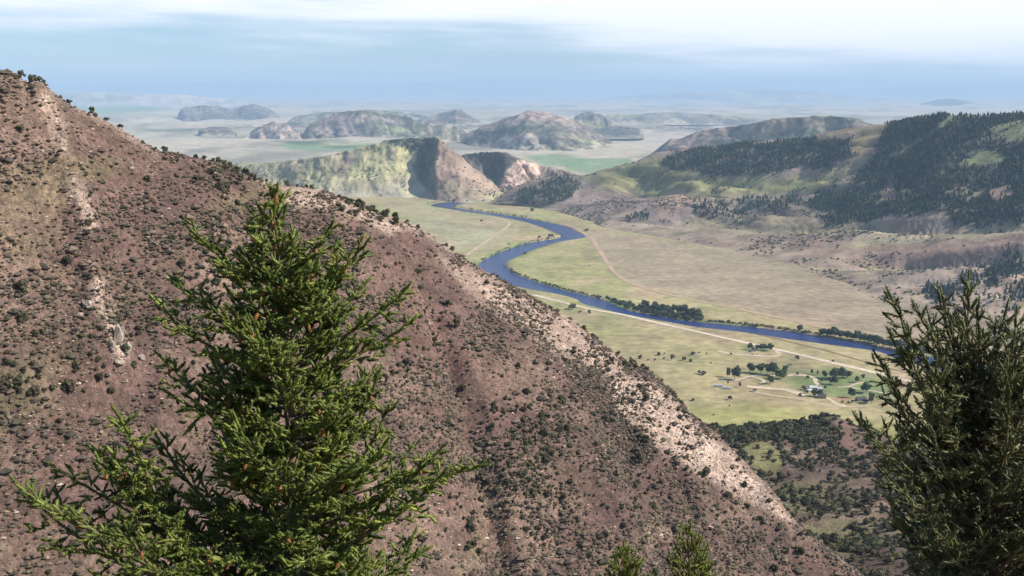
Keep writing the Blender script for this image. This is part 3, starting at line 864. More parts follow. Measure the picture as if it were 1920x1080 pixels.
# ------------------------------------------------------------------ haze
bm = bmesh.new()
bmesh.ops.create_cube(bm, size=1.0)
for v_ in bm.verts:
    v_.co.x *= 400000.0
    v_.co.y = -2000.0 if v_.co.y < 0 else 210000.0
    v_.co.z = min(ZR[0], float(gz.min())) - 1.0 if v_.co.z < 0 else ZR[1] + 20.0
me = bpy.data.meshes.new('haze'); bm.to_mesh(me); bm.free()
m, t = new_mat('haze_air')
pv = t.n('ShaderNodeVolumePrincipled', {'Color': (*HAZE_COLOR, 1), 'Density': HAZE_DENSITY, 'Anisotropy': 0.0})
t.n('ShaderNodeOutputMaterial', {'Volume': pv.outputs[0]})
me.materials.append(m)
hz = link('haze', me)
tag(hz, 'thin blue summer haze filling the valley air', 'haze', kind='stuff')


# ------------------------------------------------------------------ small mesh prototypes
def ico(sub=0):
    b_ = bmesh.new(); bmesh.ops.create_icosphere(b_, subdivisions=sub + 1, radius=1.0)
    v = np.array([q.co[:] for q in b_.verts]); f = np.array([[q.index for q in fc.verts] for fc in b_.faces]); b_.free()
    return v, f


ICO0 = ico(0); ICO1 = ico(1)


def rot_z(a):
    z = np.zeros_like(a); o_ = np.ones_like(a)
    return np.stack([np.stack([np.cos(a), -np.sin(a), z], -1), np.stack([np.sin(a), np.cos(a), z], -1), np.stack([z, z, o_], -1)], -2)


def scatter_mesh(protos, pos, size, col, r, tilt=0.0, squash=None):
    """join copies of prototypes [(v,f,shade)] into one vertex/face/colour set"""
    V, F, C = [], [], []
    base = 0
    pick = r.integers(0, len(protos), len(pos))
    for k_, pr in enumerate(protos):
        v, f = pr[0], pr[1]
        sh = pr[2] if len(pr) > 2 else np.ones(len(v))
        ids = np.where(pick == k_)[0]
        if not len(ids): continue
        rm = rot_z(r.uniform(0, 6.283, len(ids)))
        q = np.einsum('nij,vj->nvi', rm, v) * size[ids][:, None, :] + pos[ids][:, None, :]
        V.append(q.reshape(-1, 3))
        F.append((f[None] + (np.arange(len(ids)) * len(v))[:, None, None] + base).reshape(-1, 3))
        C.append((col[ids][:, None, :] * sh[None, :, None]).reshape(-1, 3))
        base += len(ids) * len(v)
    return np.vstack(V), np.vstack(F), np.vstack(C)


def jitter_ico(seed, amt=.28, flat=.75, sub=0):
    r = np.random.default_rng(seed); v, f = ICO0 if sub == 0 else ICO1
    v = v * (1 + r.uniform(-amt, amt, len(v)))[:, None]
    f = f[(v[f].mean(1)[:, 2] > -.45)]
    v = v * np.array([1, 1, flat]); v[:, 2] += flat * .55
    return v, f


def bipyr(seed, k=6, amt=.3, flat=.7):
    r = np.random.default_rng(seed)
    a = (np.arange(k) + r.uniform(-.25, .25, k)) * 6.283 / k; rad = 1 + r.uniform(-amt, amt, k)
    v = np.column_stack([rad * np.cos(a), rad * np.sin(a), flat * (.45 + r.uniform(-.25, .25, k))])
    v = np.vstack([v, [(r.uniform(-.25, .25), r.uniform(-.25, .25), flat * 1.25), (0, 0, -flat * .5)]])
    f = [(i, (i + 1) % k, k) for i in range(k)] + [((i + 1) % k, i, k + 1) for i in range(k)]
    return v, np.array(f)


def leaf_blob(seed, n, fl, rx=1.0, rz=1.0, z0=0.0, clumps=14, core=True, cr_=.42, top=0.0):
    """crown of leaf flakes gathered in clumps round an irregular body: unit radius rx, height rz from z0"""
    r = np.random.default_rng(seed)
    cd = r.normal(size=(clumps, 3)); cd /= np.linalg.norm(cd, axis=1)[:, None]
    cc_ = cd * (r.uniform(.35, .75, clumps) if clumps > 1 else np.array([.12]))[:, None]
    cc_[:, :2] *= (1 - top * np.clip(cc_[:, 2:3], -1, 1) * .8)
    who = r.integers(0, clumps, n)
    d = r.normal(size=(n, 3)); d /= np.linalg.norm(d, axis=1)[:, None]
    p = cc_[who] + d * (cr_ * r.uniform(.75, 1.1, n))[:, None]
    nrm_ = d + r.normal(size=(n, 3)) * .45; nrm_ /= np.linalg.norm(nrm_, axis=1)[:, None]
    ref = r.normal(size=(n, 3)); a = np.cross(nrm_, ref); a /= np.linalg.norm(a, axis=1)[:, None] + 1e-9
    b_ = np.cross(nrm_, a)
    s = fl * r.uniform(.7, 1.4, n)[:, None]
    tri = np.stack([p - a * s * .6 - b_ * s * .5, p + a * s * .6 - b_ * s * .5, p + b_ * s * .9], 1)
    V = tri.reshape(-1, 3); F = np.arange(3 * n).reshape(n, 3)
    sh = np.repeat(r.uniform(.75, 1.25, clumps)[who] * r.uniform(.85, 1.15, n), 3)
    if core:
        for j in range(clumps):
            v, f = ICO0
            q = v * cr_ * .82 * (1 + r.uniform(-.15, .15, len(v)))[:, None] + cc_[j]
            F = np.vstack([F, f + len(V)]); V = np.vstack([V, q]); sh = np.concatenate([sh, np.full(len(v), 1.0)])
    V = V * np.array([rx, rx, rz * .5]); V[:, 2] += z0 + rz * .5
    return V, F, sh


def sample_grid(g, n, dens, r):
    """n random points on a loft, weighted by dens (per cell) times cell area; returns points"""
    a = np.linalg.norm(np.cross(g[1:, :-1] - g[:-1, :-1], g[:-1, 1:] - g[:-1, :-1]), axis=-1)
    w_ = (a * dens).ravel(); w_ = np.cumsum(w_); w_ /= w_[-1]
    idx = np.searchsorted(w_, r.uniform(0, 1, n)); idx = np.minimum(idx, a.size - 1)
    i, j = np.divmod(idx, a.shape[1]); s = r.uniform(0, 1, n)[:, None]; t_ = r.uniform(0, 1, n)[:, None]
    return g[i, j] * (1 - s) * (1 - t_) + g[i + 1, j] * s * (1 - t_) + g[i, j + 1] * (1 - s) * t_ + g[i + 1, j + 1] * s * t_


# ------------------------------------------------------------------ brush, rocks and junipers on the near slopes
SAGE = [bipyr(s, 6, .3, .75) for s in range(8)]
STONE = [bipyr(40 + s, 5, .35, .6) for s in range(8)]
cell = lambda a: (a[1:, 1:] + a[:-1, :-1]) * .5
vis = (cell(LHv) > -.03) & (cell(LHv) < .95) & (cell(lpx) > -120) & (cell(lpx) < 1800) & (cell(lpy) < 1180)
r = np.random.default_rng(11)
cx, cy, cz = cell(LH[..., 0]), cell(LH[..., 1]), cell(LH[..., 2])
ravine = np.exp(-(line_d(cell(lpx), cell(lpy), [(1080, 690), (1160, 790), (1260, 850), (1400, 960), (1480, 1020)]) / 22) ** 2)
dn = vis * (.15 + 1.3 * sstep(fbm(cx / 17, cz / 12, 301, 4), .40, .60)) * (1 - .55 * cell(LH_pale)) * (1 + 1.2 * ravine)
pos = sample_grid(LH, 33000, dn, r)
sz = .30 + .78 * r.uniform(0, 1, len(pos)) ** 1.9
sz = sz * (1 + .9 * (r.uniform(0, 1, len(pos)) > .93))
size = np.column_stack([sz, sz, sz * r.uniform(.8, 1.2, len(pos))])
pal = np.array([(.13, .105, .082), (.14, .11, .088), (.16, .12, .098), (.115, .10, .072), (.20, .155, .12), (.17, .15, .095), (.10, .09, .066), (.085, .076, .056), (.26, .205, .14)])
col = pal[r.integers(0, len(pal), len(pos))] * r.uniform(.7, 1.25, (len(pos), 1))
V, F, C = scatter_mesh(SAGE, pos, size, col, r)
o = link('sagebrush', mesh_np('sagebrush', V, F, M_leaf, C))
tag(o, 'low grey-brown sagebrush speckling the left mountainside', 'shrubs', kind='stuff')

dn = vis * (.08 + 1.6 * cell(LH_pale) + .8 * sstep(fbm(cx / 30, cz / 30, 303, 4), .52, .66))
pos = sample_grid(LH, 9000, dn, r)
sz = r.uniform(.16, .42, len(pos)) * (1 + 1.2 * (r.uniform(0, 1, len(pos)) > .94))
size = np.column_stack([sz * r.uniform(.8, 1.4, len(pos)), sz, sz * r.uniform(.8, 1.3, len(pos))])
pal = np.array([(.50, .39, .31), (.42, .31, .25), (.36, .27, .22), (.56, .46, .38)])
col = pal[r.integers(0, len(pal), len(pos))] * r.uniform(.75, 1.15, (len(pos), 1))
V, F, C = scatter_mesh(STONE, pos, size, col, r)
o = link('scattered_rocks', mesh_np('scattered_rocks', V, F, M_rock, C))
tag(o, 'pale pinkish rocks strewn over the left mountainside', 'rocks', kind='stuff')

# junipers: leafy mid-size bushes; the 300 largest are objects of their own
JUN = [leaf_blob(60 + s, 330, .17, 1.0, r_, 0.0, 13, True, .40, tp) for s, (r_, tp) in enumerate(((1.7, .1), (2.1, .35), (1.5, .0), (2.6, .6), (1.8, .2)))]
JUNLOW = [leaf_blob(80 + s, 26, .44, 1.0, 1.7, 0.0, 1, True, .75, .2) for s in range(6)]
dn = vis * (.10 + 1.5 * sstep(fbm(cx / 45, cz / 32, 305, 4), .48, .66)) * (1 - .6 * cell(LH_pale)) * (1 + 2.5 * ravine)
dn *= 1 + 1.5 * sstep(cell(LHv), .08, .0) + 1.5 * sstep(-poly_sd(cell(lpx), cell(lpy), [(820, 900), (1100, 800), (1500, 960), (1600, 1100), (900, 1100)]), -60, 60)
dn *= 1 + 3 * sstep(-poly_sd(cell(lpx), cell(lpy), [(-50, 700), (130, 720), (260, 760), (230, 790), (-50, 790)]), -10, 10)
dn *= 1 - .7 * sstep(-poly_sd(cell(lpx), cell(lpy), [(700, 520), (900, 640), (1000, 760), (860, 760), (720, 660)]), -30, 30)
pos = sample_grid(LH, 2100, dn, r)
sz = (.55 + 1.0 * r.uniform(0, 1, len(pos)) ** 2.2) * (1 + .45 * (r.uniform(0, 1, len(pos)) > .9))
# junipers seen along the skyline of the slope
sky_j = [(12, 143, 1.6), (38, 152, 1.5), (60, 160, 1.9), (85, 187, 1.2), (112, 203, 1.3), (128, 205, 1.5), (172, 216, 1.4), (200, 228, 1.7), (225, 240, 1.3), (312, 286, 1.9), (366, 300, 1.3), (385, 302, 1.2),
         (408, 304, 1.6), (420, 308, 1.7), (430, 312, 1.3), (447, 322, 1.5), (478, 337, 1.0), (500, 344, 1.0), (560, 353, 1.1), (585, 355, 1.1), (704, 392, 1.7), (722, 398, 1.9), (742, 405, 1.7), (765, 418, 1.5),
         (782, 428, 1.3), (848, 468, 1.8), (838, 462, 1.1), (890, 494, 1.0), (930, 516, 1.2), (960, 536, 1.0), (985, 551, 1.1), (1042, 584, 1.3), (1068, 600, 1.4), (1095, 620, 1.5), (1110, 632, 1.6), (1125, 644, 1.2),
         (1222, 706, .9), (1236, 722, .8), (1310, 796, 1.3), (1325, 806, 1.1)]
rid = prow(LH_ridge, 2001)
rpx_ = np.linspace(-250, 1750, 2001)
iv0 = np.argmin(np.abs(LHv[:, 0]))
sk = []
for a, b_, s in sky_j:
    iu = int(round((a + 250) / 2000 * 379))
    sk.append((*LH[iv0 + 1, iu], s))
pal = np.array([(.092, .092, .052), (.105, .100, .058), (.080, .080, .048), (.120, .108, .068)])
big = np.argsort(-sz)
objs_p = [(*pos[i], sz[i]) for i in big[:300 - len(sk)]]
jm = []
for k_, (v, f, sh) in enumerate(JUN):
    cl = pal[k_ % 4][None] * sh[:, None]
    jm.append(mesh_np('juniper_bush', v, f, M_leafobj, cl))


MARKS = [((225, 650), 'the tall pale rock fin'), ((1190, 684), 'the dark leaning boulder'), ((247, 316), 'the isolated pale boulder'), ((503, 355), 'the tip of the big fir'), ((20, 745), 'the dark bush band at the left edge'),
         ((178, 215), 'the upright skyline rock'), ((165, 572), 'the pale rib rock'), ((1460, 955), 'the lower end of the pale rib'), ((1292, 1020), 'the taller young fir tip'), ((1168, 1055), 'the shorter young fir tip'),
         ((930, 515), 'the river bend cut off by the slope'), ((850, 940), 'the right bough tips of the fir'), ((1300, 830), 'the middle of the pale rib'), ((700, 395), 'the first skyline trees right of the fir'), ((60, 150), 'the top left skyline')]


def where(a, b_):
    d = [math.hypot(a - m_[0][0], b_ - m_[0][1]) for m_ in MARKS]
    i = int(np.argmin(d)); dx, dy = a - MARKS[i][0][0], b_ - MARKS[i][0][1]
    ang = math.degrees(math.atan2(-dy, dx)) % 360
    dirw = ['right of', 'up right of', 'above', 'up left of', 'left of', 'down left of', 'below', 'down right of'][int((ang + 22.5) // 45) % 8]
    return ('just ' if d[i] < 70 else 'well ' if d[i] > 190 else '') + dirw + ' ' + MARKS[i][1]


GRP = 'junipers dotted over the left mountainside'
for i, (X, Y, Z, s) in enumerate(objs_p + sk):
    kj = int(r.integers(0, 5))
    o = link('juniper_bush', jm[kj], None, (X, Y, Z - .12 * s))
    ss = s * (1.0 if i < len(objs_p) else .85)
    o.scale = (ss, ss * r.uniform(.85, 1.15), ss * r.uniform(.75, 1.1)); o.rotation_euler = (0, 0, r.uniform(0, 6.28))
    a, b_ = proj(np.array([X, Y, Z]))
    sw = 'huge' if ss > 1.75 else 'large' if ss > 1.35 else 'medium' if ss > 1.1 else 'smallish'
    tag(o, sw + ' ' + ['rounded', 'tall', 'squat', 'pointed', 'bushy'][kj] + ' juniper ' + where(a, b_) + (' at the skyline' if i >= len(objs_p) and len(where(a, b_).split()) < 11 else ''), 'juniper', GRP)
rest = big[300 - len(sk):]
size = np.column_stack([sz[rest]] * 3) * .95
col = pal[r.integers(0, 4, len(rest))] * r.uniform(.7, 1.3, (len(rest), 1))
V, F, C = scatter_mesh(JUNLOW, pos[rest], size, col, r)
o = link('small_junipers', mesh_np('small_junipers', V, F, M_leaf, C))
tag(o, 'many smaller dark junipers sprinkled over the left mountainside', 'shrubs', kind='stuff')

# knoll cover
kc = (cell(kpx) > 1250) & (cell(kpx) < 1980) & (cell(KNv) > -.06) & (cell(KNv) < .97)
kx, ky = cell(KN[..., 0]), cell(KN[..., 1])
dn = kc * (.5 + 1.0 * sstep(fbm(kx / 50, ky / 50, 311, 4), .42, .6))
for pl in ([(1385, 835), (1430, 825), (1475, 850), (1460, 885), (1410, 880)], [(1672, 970), (1730, 968), (1745, 1010), (1690, 1005)], [(1700, 1000), (1760, 990), (1770, 1040), (1740, 1060)]):
    dn = dn * (1 - .9 * sstep(-poly_sd(cell(kpx), cell(kpy), pl), -5, 5))
dn = dn * (1 + 3 * sstep(-poly_sd(cell(kpx), cell(kpy), [(1330, 800), (1450, 792), (1570, 775), (1580, 830), (1520, 880), (1380, 825)]), -10, 10))
pos = sample_grid(KN, 4200, dn, r)
sz = 1.2 + 2.2 * r.uniform(0, 1, len(pos)) ** 1.8
pal2 = np.array([(.075, .082, .05), (.06, .068, .04), (.095, .095, .062), (.085, .075, .055), (.11, .115, .055)])
col = pal2[r.integers(0, 5, len(pos))] * r.uniform(.75, 1.25, (len(pos), 1))
V, F, C = scatter_mesh(JUNLOW, pos, np.column_stack([sz, sz, sz * r.uniform(.7, 1.1, len(pos))]), col, r)
o = link('knoll_shrubs', mesh_np('knoll_shrubs', V, F, M_leaf, C))
tag(o, 'dense dark scrub covering the knoll and gulch', 'shrubs', kind='stuff')
print('near scatter', time.time() - T0)


# ------------------------------------------------------------------ forest and scrub on the far hills
def conifer_proto(seed):
    r_ = np.random.default_rng(seed); n = 6
    V, F = [], []
    for lv, (z, rad, zt) in enumerate(((.08, .30, .62), (.38, .21, 1.0))):
        b0 = len(V); a0 = r_.uniform(0, 6)
        for q in range(n):
            a = a0 + q * 6.283 / n; rr_ = rad * r_.uniform(.7, 1.2)
            V.append((rr_ * math.cos(a), rr_ * math.sin(a), z + r_.uniform(-.05, .05)))
        V.append((0, 0, zt))
        for q in range(n): F.append((b0 + q, b0 + (q + 1) % n, b0 + n))
    return np.array(V), np.array(F)


CON = [conifer_proto(s) for s in range(5)]
fdc = cell(fd) * (cell(RRv) > -.04) * (cell(RRv) < .97) * (cell(rpx) < 1960)
fdc = np.clip(fdc, 0, 1) ** 1.3
pos = sample_grid(RR, 15500, fdc, r)
h = 5.5 + 10 * r.uniform(0, 1, len(pos)) ** 1.3; wd = h * r.uniform(.75, 1.35, len(pos))
pal3 = np.array([(.018, .032, .027), (.022, .038, .028), (.016, .028, .025), (.030, .046, .030), (.055, .075, .040)])
col = pal3[r.integers(0, 5, len(pos))] * r.uniform(.75, 1.25, (len(pos), 1))
V, F, C = scatter_mesh(CON, pos, np.column_stack([wd, wd, h]), col, r)
o = link('conifer_forest', mesh_np('conifer_forest', V, F, M_conifer, C))
tag(o, 'dark green conifer forest cloaking the right-hand range', 'forest', kind='stuff')


def far_scrub(name, g, v, n, dens, lo, hi, label, pal_=pal2, cx_=None):
    a, b_ = proj(g)
    d_ = dens(cell(a), cell(b_), cell(g[..., 0]), cell(g[..., 1])) * (cell(v) > -.05) * (cell(v) < .98)
    p_ = sample_grid(g, n, d_, r)
    s_ = r.uniform(lo, hi, n)
    cl = pal_[r.integers(0, len(pal_), n)] * r.uniform(.7, 1.25, (n, 1))
    V_, F_, C_ = scatter_mesh(SAGE, p_, np.column_stack([s_, s_, s_ * 1.1]), cl, r)
    o_ = link(name, mesh_np(name, V_, F_, M_conifer, C_))
    return tag(o_, label, 'shrubs', kind='stuff')


far_scrub('hill_scrub', RR, RRv, 2600, lambda a, b_, x_, y_: (.03 + sstep(fbm(x_ / 170, y_ / 170, 321, 4), .55, .7)) * (a < 1960) * (1 - np.clip(forest_density(a, b_, x_, y_), 0, .9)),
          2.0, 4.5, 'scattered dark bushes on the grassy right-hand slopes')
far_scrub('butte_scrub', BT, BTv, 1100, lambda a, b_, x_, y_: .05 + 3 * sstep(-poly_sd(a, b_, [(715, 263), (760, 257), (818, 255), (818, 300), (790, 330), (780, 290), (750, 275)]), -4, 4) + .5 * sstep(fbm(x_ / 120, y_ / 120, 323, 4), .58, .7),
          2.5, 5.0, 'dark scrub along the shaded crest of the hogback', pal3 * 1.6)
print('far scatter', time.time() - T0)

# ------------------------------------------------------------------ valley trees and bushes
M_cott = attr_mat('cottonwood_leaves', ((0.25, .25),), rough=0.75, trans=0.25, objrand=0.2)


def tree_meshes(seed, hgt, wid, trunk_h, n=420, fl=.16, cols=(.085, .10, .05), clumps=15, topn=.25):
    v, f, sh = leaf_blob(seed, n, fl, 1.0, 1.0, 0, clumps, True, .40, topn)
    v = v * np.array([wid * .5, wid * .5, hgt - trunk_h]); v[:, 2] += trunk_h
    crown = mesh_np('crown', v, f, M_cott, np.array(cols)[None] * sh[:, None])
    # tapered trunk with two forks
    V, F = [], []
    def tube(p0, p1, r0, r1, k=6):
        b0 = len(V); d = np.array(p1) - np.array(p0); d = d / np.linalg.norm(d)
        a = np.cross(d, (0.3, 1, 0.1)); a /= np.linalg.norm(a); b__ = np.cross(d, a)
        for p_, r_ in ((p0, r0), (p1, r1)):
            for q in range(k):
                t_ = q * 6.283 / k
                V.append(np.array(p_) + (a * math.cos(t_) + b__ * math.sin(t_)) * r_)
        for q in range(k):
            F.append((b0 + q, b0 + (q + 1) % k, b0 + k + (q + 1) % k, b0 + k + q))
    tube((0, 0, -.4), (0, .1, trunk_h * 1.3), hgt * .03, hgt * .022)
    tube((0, .1, trunk_h * 1.25), (wid * .16, .2, hgt * .62), hgt * .02, hgt * .008)
    tube((0, .1, trunk_h * 1.25), (-wid * .14, -.2, hgt * .58), hgt * .018, hgt * .007)
    trunk = mesh_np('trunk', np.array(V), np.array(F), M_bark)
    return crown, trunk


ROUND = [tree_meshes(400 + s, 1.0, w_, .16, cols=cl) for s, (w_, cl) in enumerate(((.85, (.075, .095, .055)), (.72, (.085, .10, .065)), (.95, (.06, .09, .055)), (.62, (.095, .105, .06)), (1.1, (.07, .088, .05))))]
SLIM = tree_meshes(420, 1.0, .36, .08, 260, .1, (.05, .07, .04), 10, .6)


def place_tree(px_, py_, hpx, proto, label, cat='tree', group=None, name='cottonwood_tree', wx=1.0):
    """px,py = foot of the trunk in the picture, hpx = height there"""
    g0 = G(np.array([float(px_)]), np.array([float(py_)]))[0]
    g0[2] = floor_z(np.array([g0[0]]), np.array([g0[1]]))[0]
    dist = math.hypot(g0[1], HC - g0[2])
    hm = hpx * dist / FPX / math.cos(PITCH) * 1.3
    e = bpy.data.objects.new(name, None); COL.objects.link(e); e.location = g0; e.scale = (hm * wx, hm * wx, hm); e.rotation_euler = (0, 0, r.uniform(0, 6.28))
    link('crown', proto[0], e); link('trunk', proto[1], e)
    return tag(e, label, cat, group)


CG = 'cottonwoods around the campground'
ct = [  # px, py, height, proto, width, label
    (1366, 708, 16, 3, .9, 'small pale-leaved tree at the left end of the campground trees'),
    (1379, 713, 20, 0, 1, 'dark round tree next to the small pale-leaved one'),
    (1383, 697, 11, 3, .6, 'thin wispy sapling standing above the dark round tree'),
    (1408, 700, 17, 1, 1.1, 'grey-green round tree, first of the row of three'),
    (1425, 701, 17, 1, 1.1, 'grey-green round tree, middle of the row of three'),
    (1446, 704, 20, 2, 1.1, 'large dark green spreading tree, right end of the row'),
    (1462, 712, 16, 4, 1.0, 'low wide tree overlapping below the large spreading tree'),
    (1472, 703, 15, 3, 1.0, 'upright tree behind the low wide tree'),
    (1469, 710, 14, 0, .9, 'round bushy tree hugging the low wide tree'),
    (1445, 721, 14, 1, 1.1, 'isolated grey-green tree below the row of trees'),
    (1522, 702, 8, 3, .9, 'small dark tree left of the lane near the road'),
    (1533, 704, 8, 3, .7, 'slim leaning tree beside the small dark lane tree'),
    (1546, 710, 13, 1, .9, 'medium tree left of the big dense clump'),
    (1566, 712, 18, 2, 1.1, 'tall left half of the big dense clump of trees'),
    (1577, 711, 18, 2, 1.0, 'tall right half of the big dense clump of trees'),
    (1590, 710, 12, 4, 1.1, 'low tree trailing right of the big dense clump'),
    (1562, 722, 14, 2, 1.1, 'blue-green tree hanging below the big dense clump'),
    (1606, 718, 10, 0, 1.0, 'small round tree by the right campground lane'),
    (1618, 712, 9, 1, .9, 'small tree at the edge of the foreground branches'),
    (1624, 738, 17, 2, 1.1, 'very dark round tree partly behind the right foreground tree'),
    (1597, 747, 16, 0, .9, 'lone round dark tree above the dark-roofed cabin'),
    (1634, 758, 18, 1, .9, 'grey-green tree right of the dark-roofed cabin'),
    (1528, 744, 11, 4, 1.0, 'low dark tree below the white-roofed house'),
    (1538, 744, 11, 0, 1.1, 'rounded tree right below the white-roofed house'),
    (1547, 731, 7, 3, 1.0, 'little tree right of the white-roofed house'),
    (1513, 739, 6, 0, 1.1, 'little tree left below the white-roofed house'),
    (1387, 727, 9, 3, .9, 'lone brownish tree just right of the white trailers'),
    (1365, 721, 6, 3, .8, 'tiny bush-like tree above the white trailers'),
    (1541, 717, 6, 0, 1, 'small bush-like tree below the medium lane tree'),
    (1514, 712, 6, 0, 1, 'small round tree on the middle campground lawn'),
]
for a, b_, hh, pk, wx, lb in ct:
    place_tree(a, b_, hh, ROUND[pk], lb, 'tree', CG, 'cottonwood_tree', wx)
FG = 'trees round the farmstead'
for a, b_, hh, pk, wx, lb in [(1406, 656, 11, 0, .9, 'dark upright tree at the left end of the farmstead'), (1419, 657, 10, 3, .9, 'left tree of the thick farmstead grove'), (1426, 657, 11, 1, 1, 'middle tree of the thick farmstead grove'),
                              (1433, 657, 10, 0, 1, 'right tree of the thick farmstead grove'), (1444, 658, 12, 2, .95, 'dark round tree at the right end of the farmstead'), (1412, 657, 5, 4, 1.1, 'low hedge bush in the farmstead row')]:
    place_tree(a, b_, hh, ROUND[pk], lb, 'tree', FG, 'shade_tree', wx)

# single bushes on the open meadows
M_bush = jm
bl = [(1182, 672, 4, ''), (1200, 672, 6, ''), (1235, 666, 6, ''), (1261, 675, 7, ''), (1283, 676, 6, ''), (1295, 678, 5, ''), (1299, 665, 7, ''), (1215, 676, 3.5, ''), (1228, 677, 3.5, ''), (1245, 673, 3, ''), (1333, 681, 3, ''),
      (1311, 701, 5, ''), (1319, 703, 8, ''), (1299, 752, 5, ''), (1369, 750, 6, ''), (1368, 762, 3, ''), (1338, 779, 3, ''), (1325, 663, 2.5, ''), (1311, 661, 2.5, ''), (1495, 675, 6, ''), (1562, 678, 4, ''),
      (1074, 581, 9, ''), (1068, 578, 5, ''), (1088, 586, 4, ''), (1105, 589, 5, ''), (1371, 665, 3, ''), (1500, 743, 5, ''), (1495, 704, 4, ''), (1580, 756, 4, ''), (1591, 757, 4, ''), (1597, 757, 4, ''), (1506, 731, 5, ''), (1510, 733, 6, ''),
      (903, 416, 3.5, ''), (1105, 500, 2, ''), (954, 459, 3, ''), (1011, 447, 4, ''), (1030, 445, 4, ''), (1035, 445, 4, ''), (984, 477, 4, ''), (998, 398, 5, ''), (1100, 434, 6, ''), (870, 371, 3, ''), (1246, 664, 2.5, '')]
nth = {}
for a, b_, hh, _ in sorted(bl):
    g0 = G(np.array([float(a)]), np.array([float(b_)]))[0]; g0[2] = floor_z(np.array([g0[0]]), np.array([g0[1]]))[0]
    hm = hh * math.hypot(g0[1], HC) / FPX / 1.45
    o = link('meadow_bush', jm[int(r.integers(0, 5))], None, tuple(g0)); o.scale = (hm * r.uniform(1, 1.35), hm * r.uniform(1, 1.3), hm); o.rotation_euler = (0, 0, r.uniform(0, 6))
    wh = 'beside the upper river bend' if b_ < 520 else 'between the valley road and the brown slope' if a < 1130 else 'on the open meadow left of the farmstead drive' if (a < 1345 and b_ < 690) else 'on the near meadow below the white trailers' if (a < 1400 and b_ > 690) else 'between the campground lanes and the road'
    nth[wh] = nth.get(wh, 0) + 1
    tag(o, 'small dark bush ' + wh + ', ' + ordinal(nth[wh]) + ' from the left', 'bush', 'single bushes on the valley meadows')

# riverside willows: the row of trees along the far bank at right, and taller ones over the thicket
def wpx(lst, nm, lab, grp, hlo, hhi):
    for no, (a, b_) in enumerate(sorted((tuple(q) for q in lst))):
        g0 = G(np.array([float(a)]), np.array([float(b_)]))[0]; g0[2] = 1.0
        hm = r.uniform(hlo, hhi) * math.hypot(g0[1], HC) / FPX * 1.5
        e = bpy.data.objects.new(nm, None); COL.objects.link(e); e.location = g0; e.scale = (hm * r.uniform(.9, 1.4),) * 2 + (hm,); e.rotation_euler = (0, 0, r.uniform(0, 6.28))
        pr = ROUND[int(r.integers(0, 5))]
        link('crown', pr[0], e); link('trunk', pr[1], e)
        tag(e, lab.replace('#', ordinal(no + 1)), 'tree', grp)


row = resample(np.array([(1540, 629), (1580, 634), (1633, 643), (1660, 650), (1713, 661), (1745, 668)], float), 40) + r.uniform(-1.2, 1.2, (40, 2))
wpx(row, 'riverside_willow', 'dark riverside willow, # from the left in the far bank row', 'willows along the far river bank', 8, 14)
wpx([(1500, 622)], 'riverside_willow', 'lone dark willow on the far bank left of the willow row', None, 10, 11)
top3 = [(1262, 586), (1272, 588), (1282, 590), (1309, 596), (1210, 580), (1225, 583), (1240, 586), (1296, 594), (1250, 588)]
wpx(top3, 'riverside_willow', 'taller dark tree, # from the left above the river thicket', 'tall trees of the river thicket', 11, 14)
TH = [(1135, 561), (1160, 566), (1200, 576), (1250, 583), (1310, 592), (1322, 602), (1290, 601), (1240, 594), (1200, 585), (1160, 573)]
tp = []
while len(tp) < 210:
    a, b_ = r.uniform(1130, 1325), r.uniform(558, 604)
    if poly_sd(np.array([a]), np.array([b_]), TH)[0] < 0: tp.append((a, b_))
tp = np.array(tp); g0 = G(tp[:, 0], tp[:, 1]); s_ = r.uniform(3.0, 5.5, len(g0))
V, F, C = scatter_mesh(JUNLOW, g0, np.column_stack([s_, s_, s_ * 1.1]), np.array([(.07, .085, .05)]) * r.uniform(.7, 1.3, (len(g0), 1)), r)
o = link('willow_thicket', mesh_np('willow_thicket', V, F, M_leaf, C))
tag(o, 'dense green willow thicket along the far bank at mid river', 'thicket', kind='stuff')
# brush lines along the banks
bl_ = []
for ln, n_, up in (([(947, 500), (962, 511), (1000, 526), (1060, 544), (1130, 561)], 120, 0.5), ([(1330, 603), (1400, 609), (1450, 615), (1540, 628)], 90, .5), ([(850, 388), (910, 397), (960, 404), (1030, 417)], 70, .3),
                   ([(905, 487), (953, 465), (1000, 452), (1050, 444)], 45, -1.0), ([(1395, 611), (1420, 613)], 14, 0), ([(1750, 668), (1900, 698)], 40, 0), ([(820, 380), (800, 382)], 8, 0)):
    q = resample(np.array(ln, float), n_) + np.column_stack([r.uniform(-5, 5, n_), r.uniform(-1.2, .6, n_) - up])
    bl_.append(q)
bl_ = np.vstack(bl_); g0 = G(bl_[:, 0], bl_[:, 1]); s_ = r.uniform(1.2, 3.2, len(g0))
V, F, C = scatter_mesh(JUNLOW, g0, np.column_stack([s_ * 1.3, s_ * 1.3, s_ * .9]), np.array([(.085, .075, .05)]) * r.uniform(.6, 1.3, (len(g0), 1)), r)
o = link('bank_brush', mesh_np('bank_brush', V, F, M_leaf, C))
tag(o, 'low dark brush lining the river banks', 'shrubs', kind='stuff')
print('valley plants', time.time() - T0)

